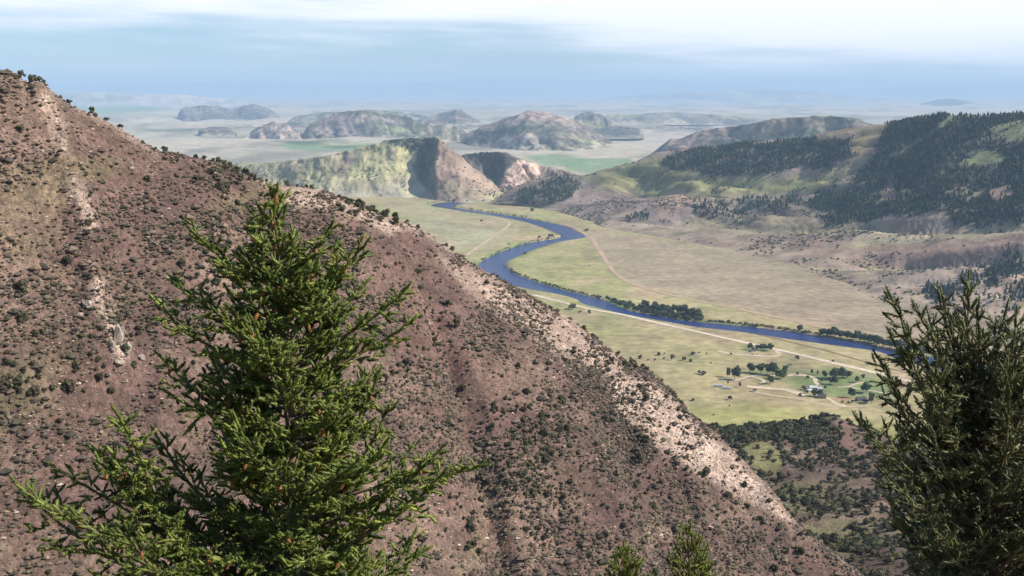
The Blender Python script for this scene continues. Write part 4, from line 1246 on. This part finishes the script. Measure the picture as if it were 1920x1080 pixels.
# ------------------------------------------------------------------ buildings, trailers, vehicles
M_white = plain_mat('white_siding', (.78, .76, .72), .6, .08, .8)
M_cream = plain_mat('cream_siding', (.62, .55, .43), .7, .1, .8)
M_brown = plain_mat('brown_boards', (.20, .14, .10), .8, .2, 1.5)
M_roofw = plain_mat('pale_metal_roof', (.5, .5, .5), .35, .08, .5, .5)
M_roofd = plain_mat('dark_shingles', (.075, .065, .07), .85, .2, 2)
M_glass = plain_mat('window_glass', (.03, .04, .05), .1, .1, 1, .6)
M_tyre = plain_mat('tyre_rubber', (.02, .02, .02), .9, .1, 3)
M_red = plain_mat('dark_red_paint', (.16, .07, .06), .4, .1, 2, .5)
M_blue = plain_mat('dark_blue_paint', (.05, .06, .10), .4, .1, 2, .5)


def box(x0, x1, y0, y1, z0, z1):
    v = np.array([(x0, y0, z0), (x1, y0, z0), (x1, y1, z0), (x0, y1, z0), (x0, y0, z1), (x1, y0, z1), (x1, y1, z1), (x0, y1, z1)], float)
    f = np.array([(0, 3, 2, 1), (4, 5, 6, 7), (0, 1, 5, 4), (1, 2, 6, 5), (2, 3, 7, 6), (3, 0, 4, 7)])
    return v, f


def part(name, shapes, mat, parent):
    V, F, b0 = [], [], 0
    for v, f in shapes:
        V.append(v); F.append(f + b0); b0 += len(v)
    return link(name, mesh_np(name, np.vstack(V), np.vstack(F), mat), parent)


def root(name, px_, py_, rz, label, cat, group=None):
    g0 = G(np.array([float(px_)]), np.array([float(py_)]))[0]; g0[2] = floor_z(np.array([g0[0]]), np.array([g0[1]]))[0] - .05
    e = bpy.data.objects.new(name, None); COL.objects.link(e); e.location = g0; e.rotation_euler = (0, 0, rz)
    return tag(e, label, cat, group)


def house(px_, py_, rz, L, W, H, RH, wallm, roofm, label, chimney=True, name='house'):
    e = root(name, px_, py_, rz, label, 'house', 'buildings of the valley settlement')
    gv = np.array([(-L / 2, -W / 2, 0), (L / 2, -W / 2, 0), (L / 2, W / 2, 0), (-L / 2, W / 2, 0), (-L / 2, -W / 2, H), (L / 2, -W / 2, H), (L / 2, W / 2, H), (-L / 2, W / 2, H), (-L / 2, 0, H + RH), (L / 2, 0, H + RH)], float)
    gf = np.array([(0, 1, 5), (0, 5, 4), (2, 3, 7), (2, 7, 6), (1, 2, 6), (1, 6, 5), (5, 6, 9), (3, 0, 4), (3, 4, 7), (7, 4, 8)])
    link('wall', mesh_np('wall', gv, gf, wallm), e)
    ov = .6; th = .18
    sh = []
    for s in (-1, 1):
        yo = s * (W / 2 + ov); zo = H - RH * ov / (W / 2)
        v = np.array([(-L / 2 - ov, yo, zo), (L / 2 + ov, yo, zo), (L / 2 + ov, 0, H + RH), (-L / 2 - ov, 0, H + RH)], float)
        v = np.vstack([v + (0, 0, .02), v + (0, 0, th)])
        f = np.array([(0, 3, 2, 1), (4, 5, 6, 7), (0, 1, 5, 4), (1, 2, 6, 5), (2, 3, 7, 6), (3, 0, 4, 7)])
        sh.append((v, f))
    ro = part('roof', sh, roofm, e)
    if chimney:
        part('chimney', [box(L * .2, L * .2 + .8, -.9, -.1, H + RH * .5, H + RH + 1.0)], M_brown, ro)
    part('door', [box(-.5, .5, -W / 2 - .06, -W / 2 - .01, .05, 2.1)], M_brown, e)
    for xx in np.arange(-L / 2 + 1.6, L / 2 - 1, 2.8):
        if abs(xx) > 1.0:
            wn = part('window', [box(xx - .7, xx + .7, -W / 2 - .08, -W / 2 - .02, .9, 2.1)], M_white, e)
            part('pane', [box(xx - .55, xx + .55, -W / 2 - .10, -W / 2 - .085, 1.03, 1.97)], M_glass, wn)
    return e


def wheel(x_, y_, rad, wid, parent):
    k = 12; a = np.arange(k) * 6.283 / k
    v = np.vstack([np.column_stack([x_ + rad * np.cos(a), np.full(k, y_ + s * wid / 2), rad + rad * np.sin(a)]) for s in (-1, 1)] + [[(x_, y_ - wid / 2, rad)], [(x_, y_ + wid / 2, rad)]])
    f = [(i, (i + 1) % k, k + (i + 1) % k) for i in range(k)] + [(i, k + (i + 1) % k, k + i) for i in range(k)] + [((i + 1) % k, i, 2 * k) for i in range(k)] + [(k + i, k + (i + 1) % k, 2 * k + 1) for i in range(k)]
    return link('wheel', mesh_np('wheel', v, np.array(f), M_tyre), parent)


def trailer(px_, py_, rz, L, label):
    e = root('mobile_home', px_, py_, rz, label, 'mobile home', 'white mobile homes on the meadow')
    W, H = 4.0, 3.0
    part('body', [box(-L / 2, L / 2, -W / 2, W / 2, .6, H)], M_white, e)
    part('roof', [box(-L / 2 - .15, L / 2 + .15, -W / 2 - .15, W / 2 + .15, H + .01, H + .22)], M_roofw, e)
    part('skirting', [box(-L / 2 + .1, L / 2 - .1, -W / 2 + .1, W / 2 - .1, 0, .58)], M_brown, e)
    part('door', [box(-.45, .45, -W / 2 - .06, -W / 2 - .01, .65, 2.6)], M_brown, e)
    for xx in np.arange(-L / 2 + 1.6, L / 2 - 1, 2.6):
        if abs(xx) > .9:
            part('window', [box(xx - .8, xx + .8, -W / 2 - .05, -W / 2 - .01, 1.4, 2.4)], M_glass, e)
    return e


def car(px_, py_, rz, label, mat, truck=False):
    e = root('parked_truck' if truck else 'parked_car', px_, py_, rz, label, 'truck' if truck else 'car')
    L, W = (5.6, 2.0) if truck else (4.6, 1.8)
    prof = [(-L / 2, .35), (L / 2, .35), (L / 2, .85), (L * .28, .98), (L * .12, 1.0), (-L / 2, 1.02)]
    cab = [(L * .14, 1.0), (0.02 * L, 1.62), (-.14 * L if truck else -.34 * L, 1.65), (-.18 * L if truck else -.46 * L, 1.0)]
    def ext(pr, w_):
        n = len(pr); v = np.array([(a, -w_ / 2, b) for a, b in pr] + [(a, w_ / 2, b) for a, b in pr])
        f = [[0, i, i + 1] for i in range(1, n - 1)] + [[n, n + i + 1, n + i] for i in range(1, n - 1)]
        f += [[i, n + (i + 1) % n, (i + 1) % n] for i in range(n)] + [[i, n + i, n + (i + 1) % n] for i in range(n)]
        return v, np.array(f)
    v, f = ext(prof, W); link('body', mesh_np('body', v, f, mat), e)
    v, f = ext(cab, W * .86); link('cabin', mesh_np('cabin', v, f, M_glass), e)
    for xx in (-L * .32, L * .32):
        for yy in (-W / 2, W / 2): wheel(xx, yy, .36, .24, e)
    return e


house(1524, 730, R(8), 11, 7, 3.0, 2.0, M_white, M_roofw, 'white house with pale roof among the campground trees', True)
house(1537, 732, R(-12), 7, 6, 2.8, 1.6, M_white, M_roofw, 'small white outbuilding right of the white house', False, 'outbuilding')
house(1516, 735, R(20), 6, 5, 2.6, 1.4, M_cream, M_roofw, 'tiny cream shed left below the white house', False, 'shed')
house(1541, 747, R(-6), 10, 8, 3.2, 2.4, M_brown, M_roofd, 'dark cabin under the rounded tree below the white house', True, 'cabin')
house(1614, 752, R(10), 13, 8, 3.0, 2.6, M_brown, M_roofd, 'dark-roofed cabin at the right end of the settlement', True, 'cabin')
house(1623, 756, R(-20), 7, 6, 2.8, 1.8, M_cream, M_roofd, 'small annex beside the right dark-roofed cabin', False, 'outbuilding')
house(1414, 659, R(5), 9, 6, 2.6, 1.6, M_white, M_roofd, 'farmhouse partly hidden by the farmstead grove', True, 'farmhouse')
house(1481, 687, R(15), 5, 4, 2.6, 1.4, M_cream, M_roofd, 'lone little hut with dark roof between road and trees', False, 'hut')
house(1415, 735, R(-10), 5, 5, 3.0, 1.2, M_white, M_roofd, 'small white shed at the left end of the dusty track', False, 'shed')
trailer(1348, 726, R(-14), 15, 'white mobile home, left one of the pair on the meadow')
trailer(1363, 730, R(-12), 13, 'white mobile home, right one of the pair on the meadow')
car(1405, 664, R(6), 'white pickup parked below the farmstead trees', M_white, True)
car(1411, 664.4, R(4), 'dark red car parked beside the white pickup', M_red)
car(1420, 664.6, R(3), 'white car parked at the right of the farmstead drive', M_white)
car(1503, 744, R(-20), 'dark car parked on the broad gravel lot', M_blue)
print('buildings', time.time() - T0)


# ------------------------------------------------------------------ outcrops on the near slope
def outcrop(name, px_, py_, depth, sx_, sy_, sz_, seed, colr, label, tilt=(0, 0, 0), cat='rock'):
    r_ = np.random.default_rng(seed)
    b_ = bmesh.new(); bmesh.ops.create_icosphere(b_, subdivisions=4, radius=1.0)
    v = np.array([q.co[:] for q in b_.verts]); f = np.array([[q.index for q in fc.verts] for fc in b_.faces]); b_.free()
    # cut by random planes for flat faces
    for _ in range(22):
        n_ = r_.normal(size=3); n_ /= np.linalg.norm(n_); d = r_.uniform(.42, .75)
        s = v @ n_
        v = v - np.outer(np.maximum(s - d, 0), n_)
    v *= (1 + .45 * (fbm(v[:, 0] * 3.0 + v[:, 2] * 2, v[:, 1] * 3.0 + 9, seed, 4) - .5))[:, None]
    v *= np.array([sx_, sy_, sz_])
    cl = np.array(colr)[None] * .85 * (0.7 + .4 * fbm(v[:, 0] / 1.5, v[:, 2] / 1.5 + v[:, 1], seed + 3, 3))[:, None]
    o_ = link(name, mesh_np(name, v, f, M_rock, cl), None, tuple(P(px_, py_, depth)))
    o_.rotation_euler = tilt
    return tag(o_, label, cat)


def lh_depth(a, b_):
    d = (lpx - a) ** 2 + (lpy - b_) ** 2 + 1e5 * (LHv < 0)
    i = np.unravel_index(np.argmin(d), d.shape)
    return LH[i][1]


for a, b_, s3, sd_, cl, lb, tl in [
    (1189, 684, (2.0, 2.4, 3.3), 3, (.20, .12, .09), 'dark leaning boulder on the right skyline of the slope', (.1, -.5, .3)),
    (1206, 693, (2.2, 2.0, 1.4), 4, (.30, .19, .14), 'flat brown rock beside the dark leaning boulder', (0, .3, .2)),
    (222, 634, (2.6, 2.0, 4.6), 5, (.52, .45, .36), 'tall pale rock fin standing left of the big fir', (0, .15, .4)),
    (237, 655, (1.8, 1.6, 3.8), 6, (.50, .43, .35), 'second pale rock slab leaning on the tall fin', (0, .3, .1)),
    (212, 655, (1.8, 1.6, 2.4), 7, (.46, .38, .31), 'blocky pale rock at the foot of the tall fin', (.2, 0, .8)),
    (224, 681, (2.0, 1.5, 1.5), 8, (.48, .40, .32), 'low rounded pale rock below the tall fin', (0, .2, .2)),
    (265, 672, (1.2, 1.2, 1.4), 9, (.50, .42, .35), 'small pale rock right of the tall fin', (0, 0, .2)),
    (165, 572, (2.2, 1.6, 2.0), 10, (.50, .40, .33), 'pale rock on the rib above the tall fin', (0, .3, .4)),
    (150, 590, (1.5, 1.3, 1.2), 11, (.48, .36, .30), 'smaller pinkish rock just left of the rib rock', (.2, 0, .4)),
    (247, 316, (1.6, 1.4, 1.0), 12, (.50, .40, .34), 'isolated pale boulder on the upper left slope', (0, 0, .4)),
    (178, 215, (1.0, 1.0, 1.5), 13, (.45, .34, .28), 'upright pinkish rock near the upper left skyline', (0, .1, .2))]:
    outcrop('boulder', a, b_, lh_depth(a, b_) - .5, *s3, sd_, cl, lb, tl)


# ------------------------------------------------------------------ foreground conifers
def shoot_proto(seed, L, nl, w_, n, fwd, stem=.0035, body=0.0):
    """one needle-covered twig along +Z; needles are slim triangles"""
    r_ = np.random.default_rng(seed)
    t_ = r_.uniform(.02, 1, n) ** .75; a = r_.uniform(0, 6.283, n)
    ln = nl * r_.uniform(.75, 1.15, n) * (1 - .35 * t_ ** 6)
    ti = fwd + r_.normal(size=n) * .15 + .55 * t_ ** 5
    rad = np.stack([np.cos(a), np.sin(a), np.zeros(n)], 1); tan = np.stack([-np.sin(a), np.cos(a), np.zeros(n)], 1)
    base_ = np.stack([np.zeros(n), np.zeros(n), t_ * L], 1)
    d = rad * np.cos(ti)[:, None] + np.array([0, 0, 1.]) * np.sin(ti)[:, None]
    tip = base_ + d * ln[:, None]
    tw = tan * np.cos(.6) + np.cross(d, tan) * np.sin(.6) * r_.choice([-1, 1], n)[:, None]
    mid = base_ + d * (ln * .25)[:, None]
    V = np.stack([mid - tw * w_ * .5, mid + tw * w_ * .5, tip], 1).reshape(-1, 3)
    F = np.arange(3 * n).reshape(n, 3)
    sh = np.repeat(r_.uniform(.8, 1.2, n), 3)
    if body:               # the dense inner mat of needles
        kb = 4; ab = np.arange(kb) * 6.283 / kb
        bv = np.vstack([np.column_stack([body * q_ * np.cos(ab + q_) * r_.uniform(.8, 1.2, kb), body * q_ * np.sin(ab + q_) * r_.uniform(.8, 1.2, kb), np.full(kb, L * z_) + r_.uniform(-.006, .006, kb)]) for z_, q_ in ((.06, .45), (.36, 1.0), (.82, .85))] + [[(0, 0, L * 1.06)]])
        bf = [(i * kb + j, i * kb + (j + 1) % kb, (i + 1) * kb + (j + 1) % kb) for i in range(2) for j in range(kb)] + [(i * kb + j, (i + 1) * kb + (j + 1) % kb, (i + 1) * kb + j) for i in range(2) for j in range(kb)] + [(2 * kb + j, 2 * kb + (j + 1) % kb, 3 * kb) for j in range(kb)]
        F = np.vstack([F, np.array(bf) + len(V)]); V = np.vstack([V, bv]); sh = np.concatenate([sh, np.full(len(bv), 1.0)])
    nf, nvt = len(F), len(V)
    k = 3; aa = np.arange(k) * 6.283 / k
    sv = np.vstack([np.column_stack([stem * np.cos(aa), stem * np.sin(aa), np.zeros(k)]), [(0, 0, L)]])
    sf = np.array([(i, (i + 1) % k, k) for i in range(k)])
    mi = np.concatenate([np.zeros(nf, int), np.ones(len(sf), int)])
    return np.vstack([V, sv]), np.vstack([F, sf + nvt]), np.concatenate([sh, np.ones(k + 1)]), mi


def norm(v):
    return v / (np.linalg.norm(v) + 1e-9)


def tube_mesh(pts, radii, k=5):
    pts = np.asarray(pts); V, F = [], []
    for i, p in enumerate(pts):
        d = norm(pts[min(i + 1, len(pts) - 1)] - pts[max(i - 1, 0)])
        a = norm(np.cross(d, (.13, .9, .31))); b_ = np.cross(d, a)
        for q in range(k):
            t_ = q * 6.283 / k
            V.append(p + (a * math.cos(t_) + b_ * math.sin(t_)) * radii[i])
    for i in range(len(pts) - 1):
        for q in range(k):
            F.append((i * k + q, i * k + (q + 1) % k, (i + 1) * k + (q + 1) % k, (i + 1) * k + q))
    return np.array(V), np.array(F)


class Conifer:
    def __init__(self, name, label, trunk_pts, trunk_r, protos, seed, colr, colr2, cat='tree', SL=.13, gap=.055):
        self.SL, self.gap = SL, gap
        self.r = np.random.default_rng(seed)
        self.base = np.array(trunk_pts[-1], float)
        self.e = bpy.data.objects.new(name, None); COL.objects.link(self.e); self.e.location = self.base
        tag(self.e, label, cat)
        self.tp = np.array(trunk_pts, float)
        self.protos = protos; self.colr = np.array(colr); self.colr2 = np.array(colr2)
        v, f = tube_mesh(self.tp - self.base, trunk_r, 9)
        link('trunk', mesh_np('trunk', v, f, M_bark, None, True), self.e)
        self.cone_sites = []

    def axis(self, z):
        q = self.tp[::-1]
        return np.array([np.interp(z, q[:, 2], q[:, i]) for i in range(3)])

    def branch(self, p0, d0, L, curve=.55, sec=.10, slen=.42, sang=.9, dens=1.0, droop=0.0, start=.22, thick=None, shade=1.0, spread=1.0, leader=False, bare=.2, tuft=1.0):
        r_ = self.r
        n = max(5, int(L / .07)); seg = L / n
        pts = [np.array(p0, float)]; d = norm(np.array(d0, float))
        wob = r_.normal(size=3) * .05
        for i in range(n):
            d = norm(d + np.array([0, 0, curve * seg / L * (i / n) * 1.6 - droop * seg / L * (1 - i / n)]) + wob * seg * 2 + r_.normal(size=3) * .03)
            pts.append(pts[-1] + d * seg)
        pts = np.array(pts)
        rad = np.linspace(thick or (.008 + .009 * L), .003, len(pts))
        wv, wf = tube_mesh(pts - self.base, rad, 5)
        S = []     # shoots: pos, dir, scale
        extra = []
        def cover(a, b_, step):
            dd = b_ - a; ll = np.linalg.norm(dd); k = max(1, int(round(ll / step)))
            for j in range(k):
                S.append((a + dd * j / k, norm(dd) + r_.normal(size=3) * .12, ll / k * 1.15 / self.SL))
        s = start * L + r_.uniform(0, sec)
        side = 1
        while s < L * .98:
            i = min(int(s / seg), n - 1); p = pts[i] + (pts[i + 1] - pts[i]) * (s / seg - i)
            t_ = norm(pts[i + 1] - pts[i])
            if leader:
                az = r_.uniform(0, 6.283); lat = norm(np.array([math.cos(az), math.sin(az), 0.]))
            else:
                lat = norm(np.cross(t_, (0, 0, 1.))) * side
                lat = norm(lat + np.array([0, 0, r_.normal() * .35 * spread]))
            sl = (slen * (1 - s / L) ** .75 * L ** .6 + .07) * r_.uniform(.65, 1.25)
            dr = norm(t_ * math.cos(sang) + lat * math.sin(sang) + np.array([0, 0, r_.normal() * .18 - droop * .3]))
            e1 = p + dr * sl * .5; e2 = e1 + norm(dr + np.array([0, 0, .30 * curve + r_.normal() * .12])) * sl * .5
            v, f = tube_mesh(np.array([p, e1, e2]) - self.base, [.0045, .0035, .002], 3)
            extra.append((v, f))
            if bare < .45: cover(p + (e1 - p) * (bare * 2), e1, self.SL)
            cover(e1, e2, self.SL)
            q = sl * bare + r_.uniform(0, .03); sd2 = 1
            while q < sl * .95:
                pp = p + (e1 - p) * (q / (sl * .5)) if q < sl * .5 else e1 + (e2 - e1) * ((q - sl * .5) / (sl * .5))
                l2 = norm(np.cross(dr, (0, 0, 1.))) * sd2
                d2 = norm(dr * .55 + l2 * .75 + np.array([0, 0, tuft * (.35 + r_.normal() * .5)]))
                S.append((pp, d2, r_.uniform(.65, 1.25) * (1 - .3 * q / sl)))
                q += self.gap / dens; sd2 = -sd2
            if r_.uniform() < .5: self.cone_sites.append((p + (e1 - p) * r_.uniform(.2, 1.0)).copy())
            side = -side; s += sec * r_.uniform(.7, 1.3) / dens
        i0 = int(n * max(start, .45))
        for i in range(i0, n):
            S.append((pts[i], norm(pts[i + 1] - pts[i]) + r_.normal(size=3) * .08, seg * 1.6 / self.SL))
        S.append((pts[-1], norm(pts[-1] - pts[-2]), .9))
        # wood
        V, F, b0 = [wv], [], len(wv)
        F4 = wf; F4s = [F4]
        for v, f in extra:
            V.append(v); F4s.append(f + b0); b0 += len(v)
        bo = link('branch', mesh_np('branch', np.vstack(V), np.vstack(F4s), M_bark, None, True), self.e)
        # needles
        pos_ = np.array([q[0] for q in S]); dr_ = np.array([q[1] for q in S]); sc = np.clip(np.array([q[2] for q in S]), .35, 1.35)
        dr_ /= np.linalg.norm(dr_, axis=1)[:, None]
        ref = r_.normal(size=dr_.shape); ax = np.cross(dr_, ref); ax /= np.linalg.norm(ax, axis=1)[:, None]; ay = np.cross(dr_, ax)
        RM = np.stack([ax, ay, dr_], -1)
        pick = r_.integers(0, len(self.protos), len(S))
        shade = shade * r_.uniform(.72, 1.2)
        tone = r_.uniform(0, 1, len(S))[:, None]
        cs = (self.colr * (1 - tone) + self.colr2 * tone) * r_.uniform(.8, 1.2, (len(S), 1)) * shade
        VV, FF, CC, MI = [], [], [], []; b0 = 0
        for k, (v, f, sh, mi) in enumerate(self.protos):
            ids = np.where(pick == k)[0]
            if not len(ids): continue
            q = np.einsum('nij,vj->nvi', RM[ids], v) * np.stack([.6 + .4 * sc[ids]] * 3, -1)[:, None, :] * 1.0 + (pos_[ids] - self.base)[:, None, :]
            VV.append(q.reshape(-1, 3)); FF.append((f[None] + (np.arange(len(ids)) * len(v))[:, None, None] + b0).reshape(-1, 3))
            CC.append((cs[ids][:, None, :] * sh[None, :, None]).reshape(-1, 3)); MI.append(np.tile(mi, len(ids)))
            b0 += len(ids) * len(v)
        fo = link('needles', mesh_np('needles', np.vstack(VV), np.vstack(FF), [M_needle, M_twig], np.vstack(CC), True, np.concatenate(MI)), bo)
        fo['kind'] = 'stuff'
        return pts

    def cones(self, n, me_, L=.07):
        r_ = self.r
        ids = r_.permutation(len(self.cone_sites))[:n]
        for i in ids:
            o_ = link('cone', me_, self.e, tuple(self.cone_sites[i] - self.base - np.array([0, 0, .012])))
            s = r_.uniform(.75, 1.15)
            o_.scale = (s, s, s); o_.rotation_euler = (r_.normal() * .35, r_.normal() * .35, r_.uniform(0, 6.28))


# one hanging cone: overlapping scale rings
V, F = [], []
rings, seg_ = 9, 8
for i in range(rings):
    t_ = i / (rings - 1); rad = .0165 * math.sin(math.pi * (.12 + .84 * t_)) ** .7
    for q in range(seg_):
        a = (q + .5 * (i % 2)) * 6.283 / seg_
        V.append((rad * (1.18 if i % 2 else .92) * math.cos(a), rad * (1.18 if i % 2 else .92) * math.sin(a), -.075 * t_))
V += [(0, 0, .004), (0, 0, -.079)]
for i in range(rings - 1):
    for q in range(seg_):
        F.append((i * seg_ + q, (i + 1) * seg_ + q, (i + 1) * seg_ + (q + 1) % seg_)); F.append((i * seg_ + q, (i + 1) * seg_ + (q + 1) % seg_, i * seg_ + (q + 1) % seg_))
for q in range(seg_):
    F.append((q, (q + 1) % seg_, rings * seg_)); F.append(((rings - 1) * seg_ + (q + 1) % seg_, (rings - 1) * seg_ + q, rings * seg_ + 1))
CONE = mesh_np('cone', np.array(V), np.array(F), M_cone)

FIRP = [shoot_proto(500 + i, .125, .035, .0085, 27, .42, body=.015) for i in range(6)]
D1 = 11.0
tp = [P(503, 372, D1), P(512, 430, D1), P(522, 490, D1), P(535, 600, D1), P(545, 760, D1), P(550, 1000, D1)]
bz = near_z(tp[-1][0], D1)
tp = tp + [np.array([tp[-1][0] + .05, D1, bz - .2])]
tr = [.006, .009, .016, .028, .05, .075, .13]
fir = Conifer('fir_tree', 'big green fir with orange-brown cones in the left foreground', tp, tr, FIRP, 901, (.078, .122, .024), (.245, .28, .06), SL=.13, gap=.066)
rr_ = fir.r
top = tp[0]
# leader shoot and upper whorls
fir.branch(tp[1] + np.array([0, 0, -.05]), (-.05, 0, 1), .34, .1, .06, .16, .75, 1.0, 0, .02, .008, leader=True)


def prof(h):          # crown half width at a depth h below the tip
    return np.interp(h, [0, .25, .5, .9, 1.4, 2.0, 2.7, 3.3, 4.2, 6, 8], [.08, .18, .38, .74, 1.02, 1.22, 1.45, 1.6, 1.8, 2.0, 1.9])


h = .28
while h < 5.4:
    base_p = fir.axis(top[2] - h)
    nb = 3 if h < .8 else int(rr_.integers(5, 8)) if h < 4.4 else 4
    a0 = rr_.uniform(0, 6.283)
    for q in range(nb):
        az = a0 + q * 6.283 / nb + rr_.normal() * .22
        ev = np.interp(h, [0, 1, 2.5, 4, 6], [.98, .80, .56, .40, .15]) + rr_.normal() * .10
        L = prof(max(.1, h - .45 * prof(h))) * rr_.uniform(.60, 1.15) / math.cos(ev) * .84
        d = (math.cos(az) * math.cos(ev), math.sin(az) * math.cos(ev), math.sin(ev))
        fir.branch(base_p + np.array([0, 0, rr_.uniform(-.09, .09)]), d, L, .7, .085, .42, .92, 1.0, .15, .2, bare=.2)
    h += rr_.uniform(.18, .29)


h = .6
while h < 4.6:          # short inner boughs close to the stem
    bp0 = fir.axis(top[2] - h)
    for q in range(4):
        az = rr_.uniform(0, 6.283); ev = np.interp(h, [0, 1, 2.5, 5], [.8, .55, .3, .1]) + rr_.normal() * .15
        fir.branch(bp0, (math.cos(az) * math.cos(ev), math.sin(az) * math.cos(ev), math.sin(ev)), prof(h) * rr_.uniform(.35, .6), .5, .09, .36, .85, 1.0, .15, .12, bare=.1)
    h += .16


def toward(con, base_h, px_, py_, depth, L=None, **kw):
    """branch from the trunk (base_h below the tip) whose end reaches a given place"""
    b_ = con.axis(con.tp[0][2] - base_h); e_ = P(px_, py_, depth)
    d = e_ - b_; L = np.linalg.norm(d)
    cv = kw.pop('curve', .45)
    d = d / L - np.array([0, 0, cv * .28])
    con.branch(b_, d, L * 1.04, cv, **kw)


for a, b_, dd, hb in [(372, 432, 10.9, .95), (335, 540, 10.8, 1.4), (288, 598, 10.7, 1.75), (620, 438, 10.9, .75), (690, 462, 11.0, 1.05), (748, 540, 11.0, 1.55), (757, 598, 11.1, 1.75), (838, 782, 10.8, 2.9),
                      (826, 880, 10.6, 3.1), (856, 940, 10.7, 3.4), (480, 405, 10.95, .35), (295, 720, 10.6, 2.2)]:
    toward(fir, hb, a, b_, dd, sec=.08, dens=1.0, slen=.46, sang=.95)
for a, b_, dd, hb in [(184, 828, 10.3, 3.7), (105, 850, 10.2, 3.9), (205, 850, 10.6, 3.8), (40, 945, 10.0, 4.2), (285, 860, 10.6, 3.6), (90, 880, 10.5, 4.0), (150, 930, 9.9, 4.2), (230, 900, 10.0, 4.0), (65, 1000, 10.1, 4.5)]:
    toward(fir, hb, a, b_, dd, sec=.08, dens=1.0, slen=.46, sang=.95, start=.3)
fir.cones(240, CONE)

# right foreground conifer: several ascending leaders, olive needles
RP = [shoot_proto(520 + i, .12, .044, .0095, 14, .72, .004, body=.010) for i in range(4)]
D2 = 9.0
tp2 = [P(1806, 560, D2), P(1814, 620, D2), P(1828, 700, D2), P(1842, 800, D2), P(1860, 1000, D2)]
tp2.append(np.array([tp2[-1][0] + .1, D2, near_z(tp2[-1][0], D2) - .2]))
con2 = Conifer('olive_conifer', 'dark olive conifer with upright leaders in the right foreground', tp2, [.006, .012, .022, .035, .06, .11], RP, 902, (.085, .105, .045), (.23, .24, .11), SL=.12, gap=.075)
r2 = con2.r; top2 = tp2[0]
con2.branch(tp2[1], (-.05, 0, 1), .36, .05, .05, .10, .55, 1.1, 0, .02, .008, leader=True)
for a, b_, dd, hb in [(1718, 552, 8.9, 1.25), (1712, 620, 8.8, 1.3), (1775, 575, 8.9, .8), (1838, 590, 9.0, .6), (1902, 610, 8.8, 1.2), (1940, 590, 8.9, 1.2), (1925, 660, 8.7, 1.3), (1890, 690, 8.6, 1.3), (1700, 700, 8.5, 1.5), (1745, 680, 8.5, 1.4), (1950, 640, 8.6, 1.4), (1935, 740, 8.4, 1.6), (1690, 880, 8.3, 2.1), (1720, 930, 8.3, 2.3), (1930, 820, 8.3, 1.9), (1660, 850, 8.6, 2.0), (1665, 700, 8.6, 1.55), (1645, 745, 8.5, 1.7),
                      (1630, 828, 8.4, 1.9), (1760, 580, 8.7, 1.1), (1690, 640, 8.7, 1.4), (1668, 668, 8.8, 1.5), (1880, 640, 8.7, 1.3), (1870, 520 + 70, 9.1, .9), (1740, 620, 9.1, 1.2), (1660, 760, 8.5, 1.8)]:
    toward(con2, hb, a, b_, dd, curve=.6, sec=.075, slen=.24, sang=.7, dens=1.0, start=.3, spread=2.5)


def prof2(h):
    return np.interp(h, [0, .2, .5, .9, 1.2, 1.6, 2.1, 3, 4], [.06, .16, .30, .50, .72, .88, .92, .80, .8])


h = .75
while h < 3.4:
    bp_ = con2.axis(top2[2] - h)
    nb = int(r2.integers(8, 11)) if h < 2.9 else 4
    a0 = r2.uniform(0, 6.283)
    for q in range(nb):
        az = a0 + q * 6.283 / nb + r2.normal() * .25
        ev = np.interp(h, [0, 1, 2, 3.5], [1.05, .9, .65, .35]) + r2.normal() * .14
        L = prof2(max(.05, h - .62 * prof2(h))) * r2.uniform(.7, 1.15) / math.cos(ev) * .85
        d = (math.cos(az) * math.cos(ev), math.sin(az) * math.cos(ev), math.sin(ev))
        con2.branch(bp_ + np.array([0, 0, r2.uniform(-.06, .06)]), d, min(L, 1.5), .5, .085, .24, .75, 1.1, .1, .15, spread=1.8)
    h += r2.uniform(.10, .15)
con2.cones(16, CONE)

# young firs whose tips reach into the bottom of the frame
YP = [shoot_proto(540 + i, .11, .040, .0080, 18, .85, .004, body=.009) for i in range(3)]
for (a, b_, dd, sd_, hh, lb) in [(1292, 1012, 10.2, 911, 1.4, 'young yellow-green fir tip at the bottom edge, the taller one'), (1168, 1052, 10.0, 912, 1.1, 'shorter young fir tip at the bottom edge left of the taller tip')]:
    t0 = P(a, b_, dd); bz = near_z(t0[0], dd) - .2
    tps = [t0 + np.array([0, 0, -.04]), t0 + np.array([.01, 0, -.35]), t0 + np.array([.03, 0, -.9]), np.array([t0[0] + .04, dd, bz])]
    yf = Conifer('young_fir', lb, tps, [.004, .009, .018, .06], YP, sd_, (.13, .165, .03), (.24, .265, .06))
    yf.branch(tps[0], (0, 0, 1), .12, .1, .05, .1, .5, 1, 0, .02, .004, leader=True)
    h = .12
    while h < 1.3:
        for q in range(7):
            az = q * 6.283 / 6 + yf.r.uniform(0, 1); ev = np.interp(h, [0, .6, 2], [1.05, .85, .4])
            L = np.interp(h, [0, .3, 1, 2.2], [.1, .26, .55, .9]) * yf.r.uniform(.7, 1.15)
            yf.branch(yf.axis(tps[0][2] - h), (math.cos(az) * math.cos(ev), math.sin(az) * math.cos(ev), math.sin(ev)), L, .5, .09, .25, .7, .8, 0, .15)
        h += .17
tris = sum(len(me_.polygons) for me_ in bpy.data.meshes)
print("done", time.time() - T0, 'faces', tris, 'objects', len(bpy.data.objects))
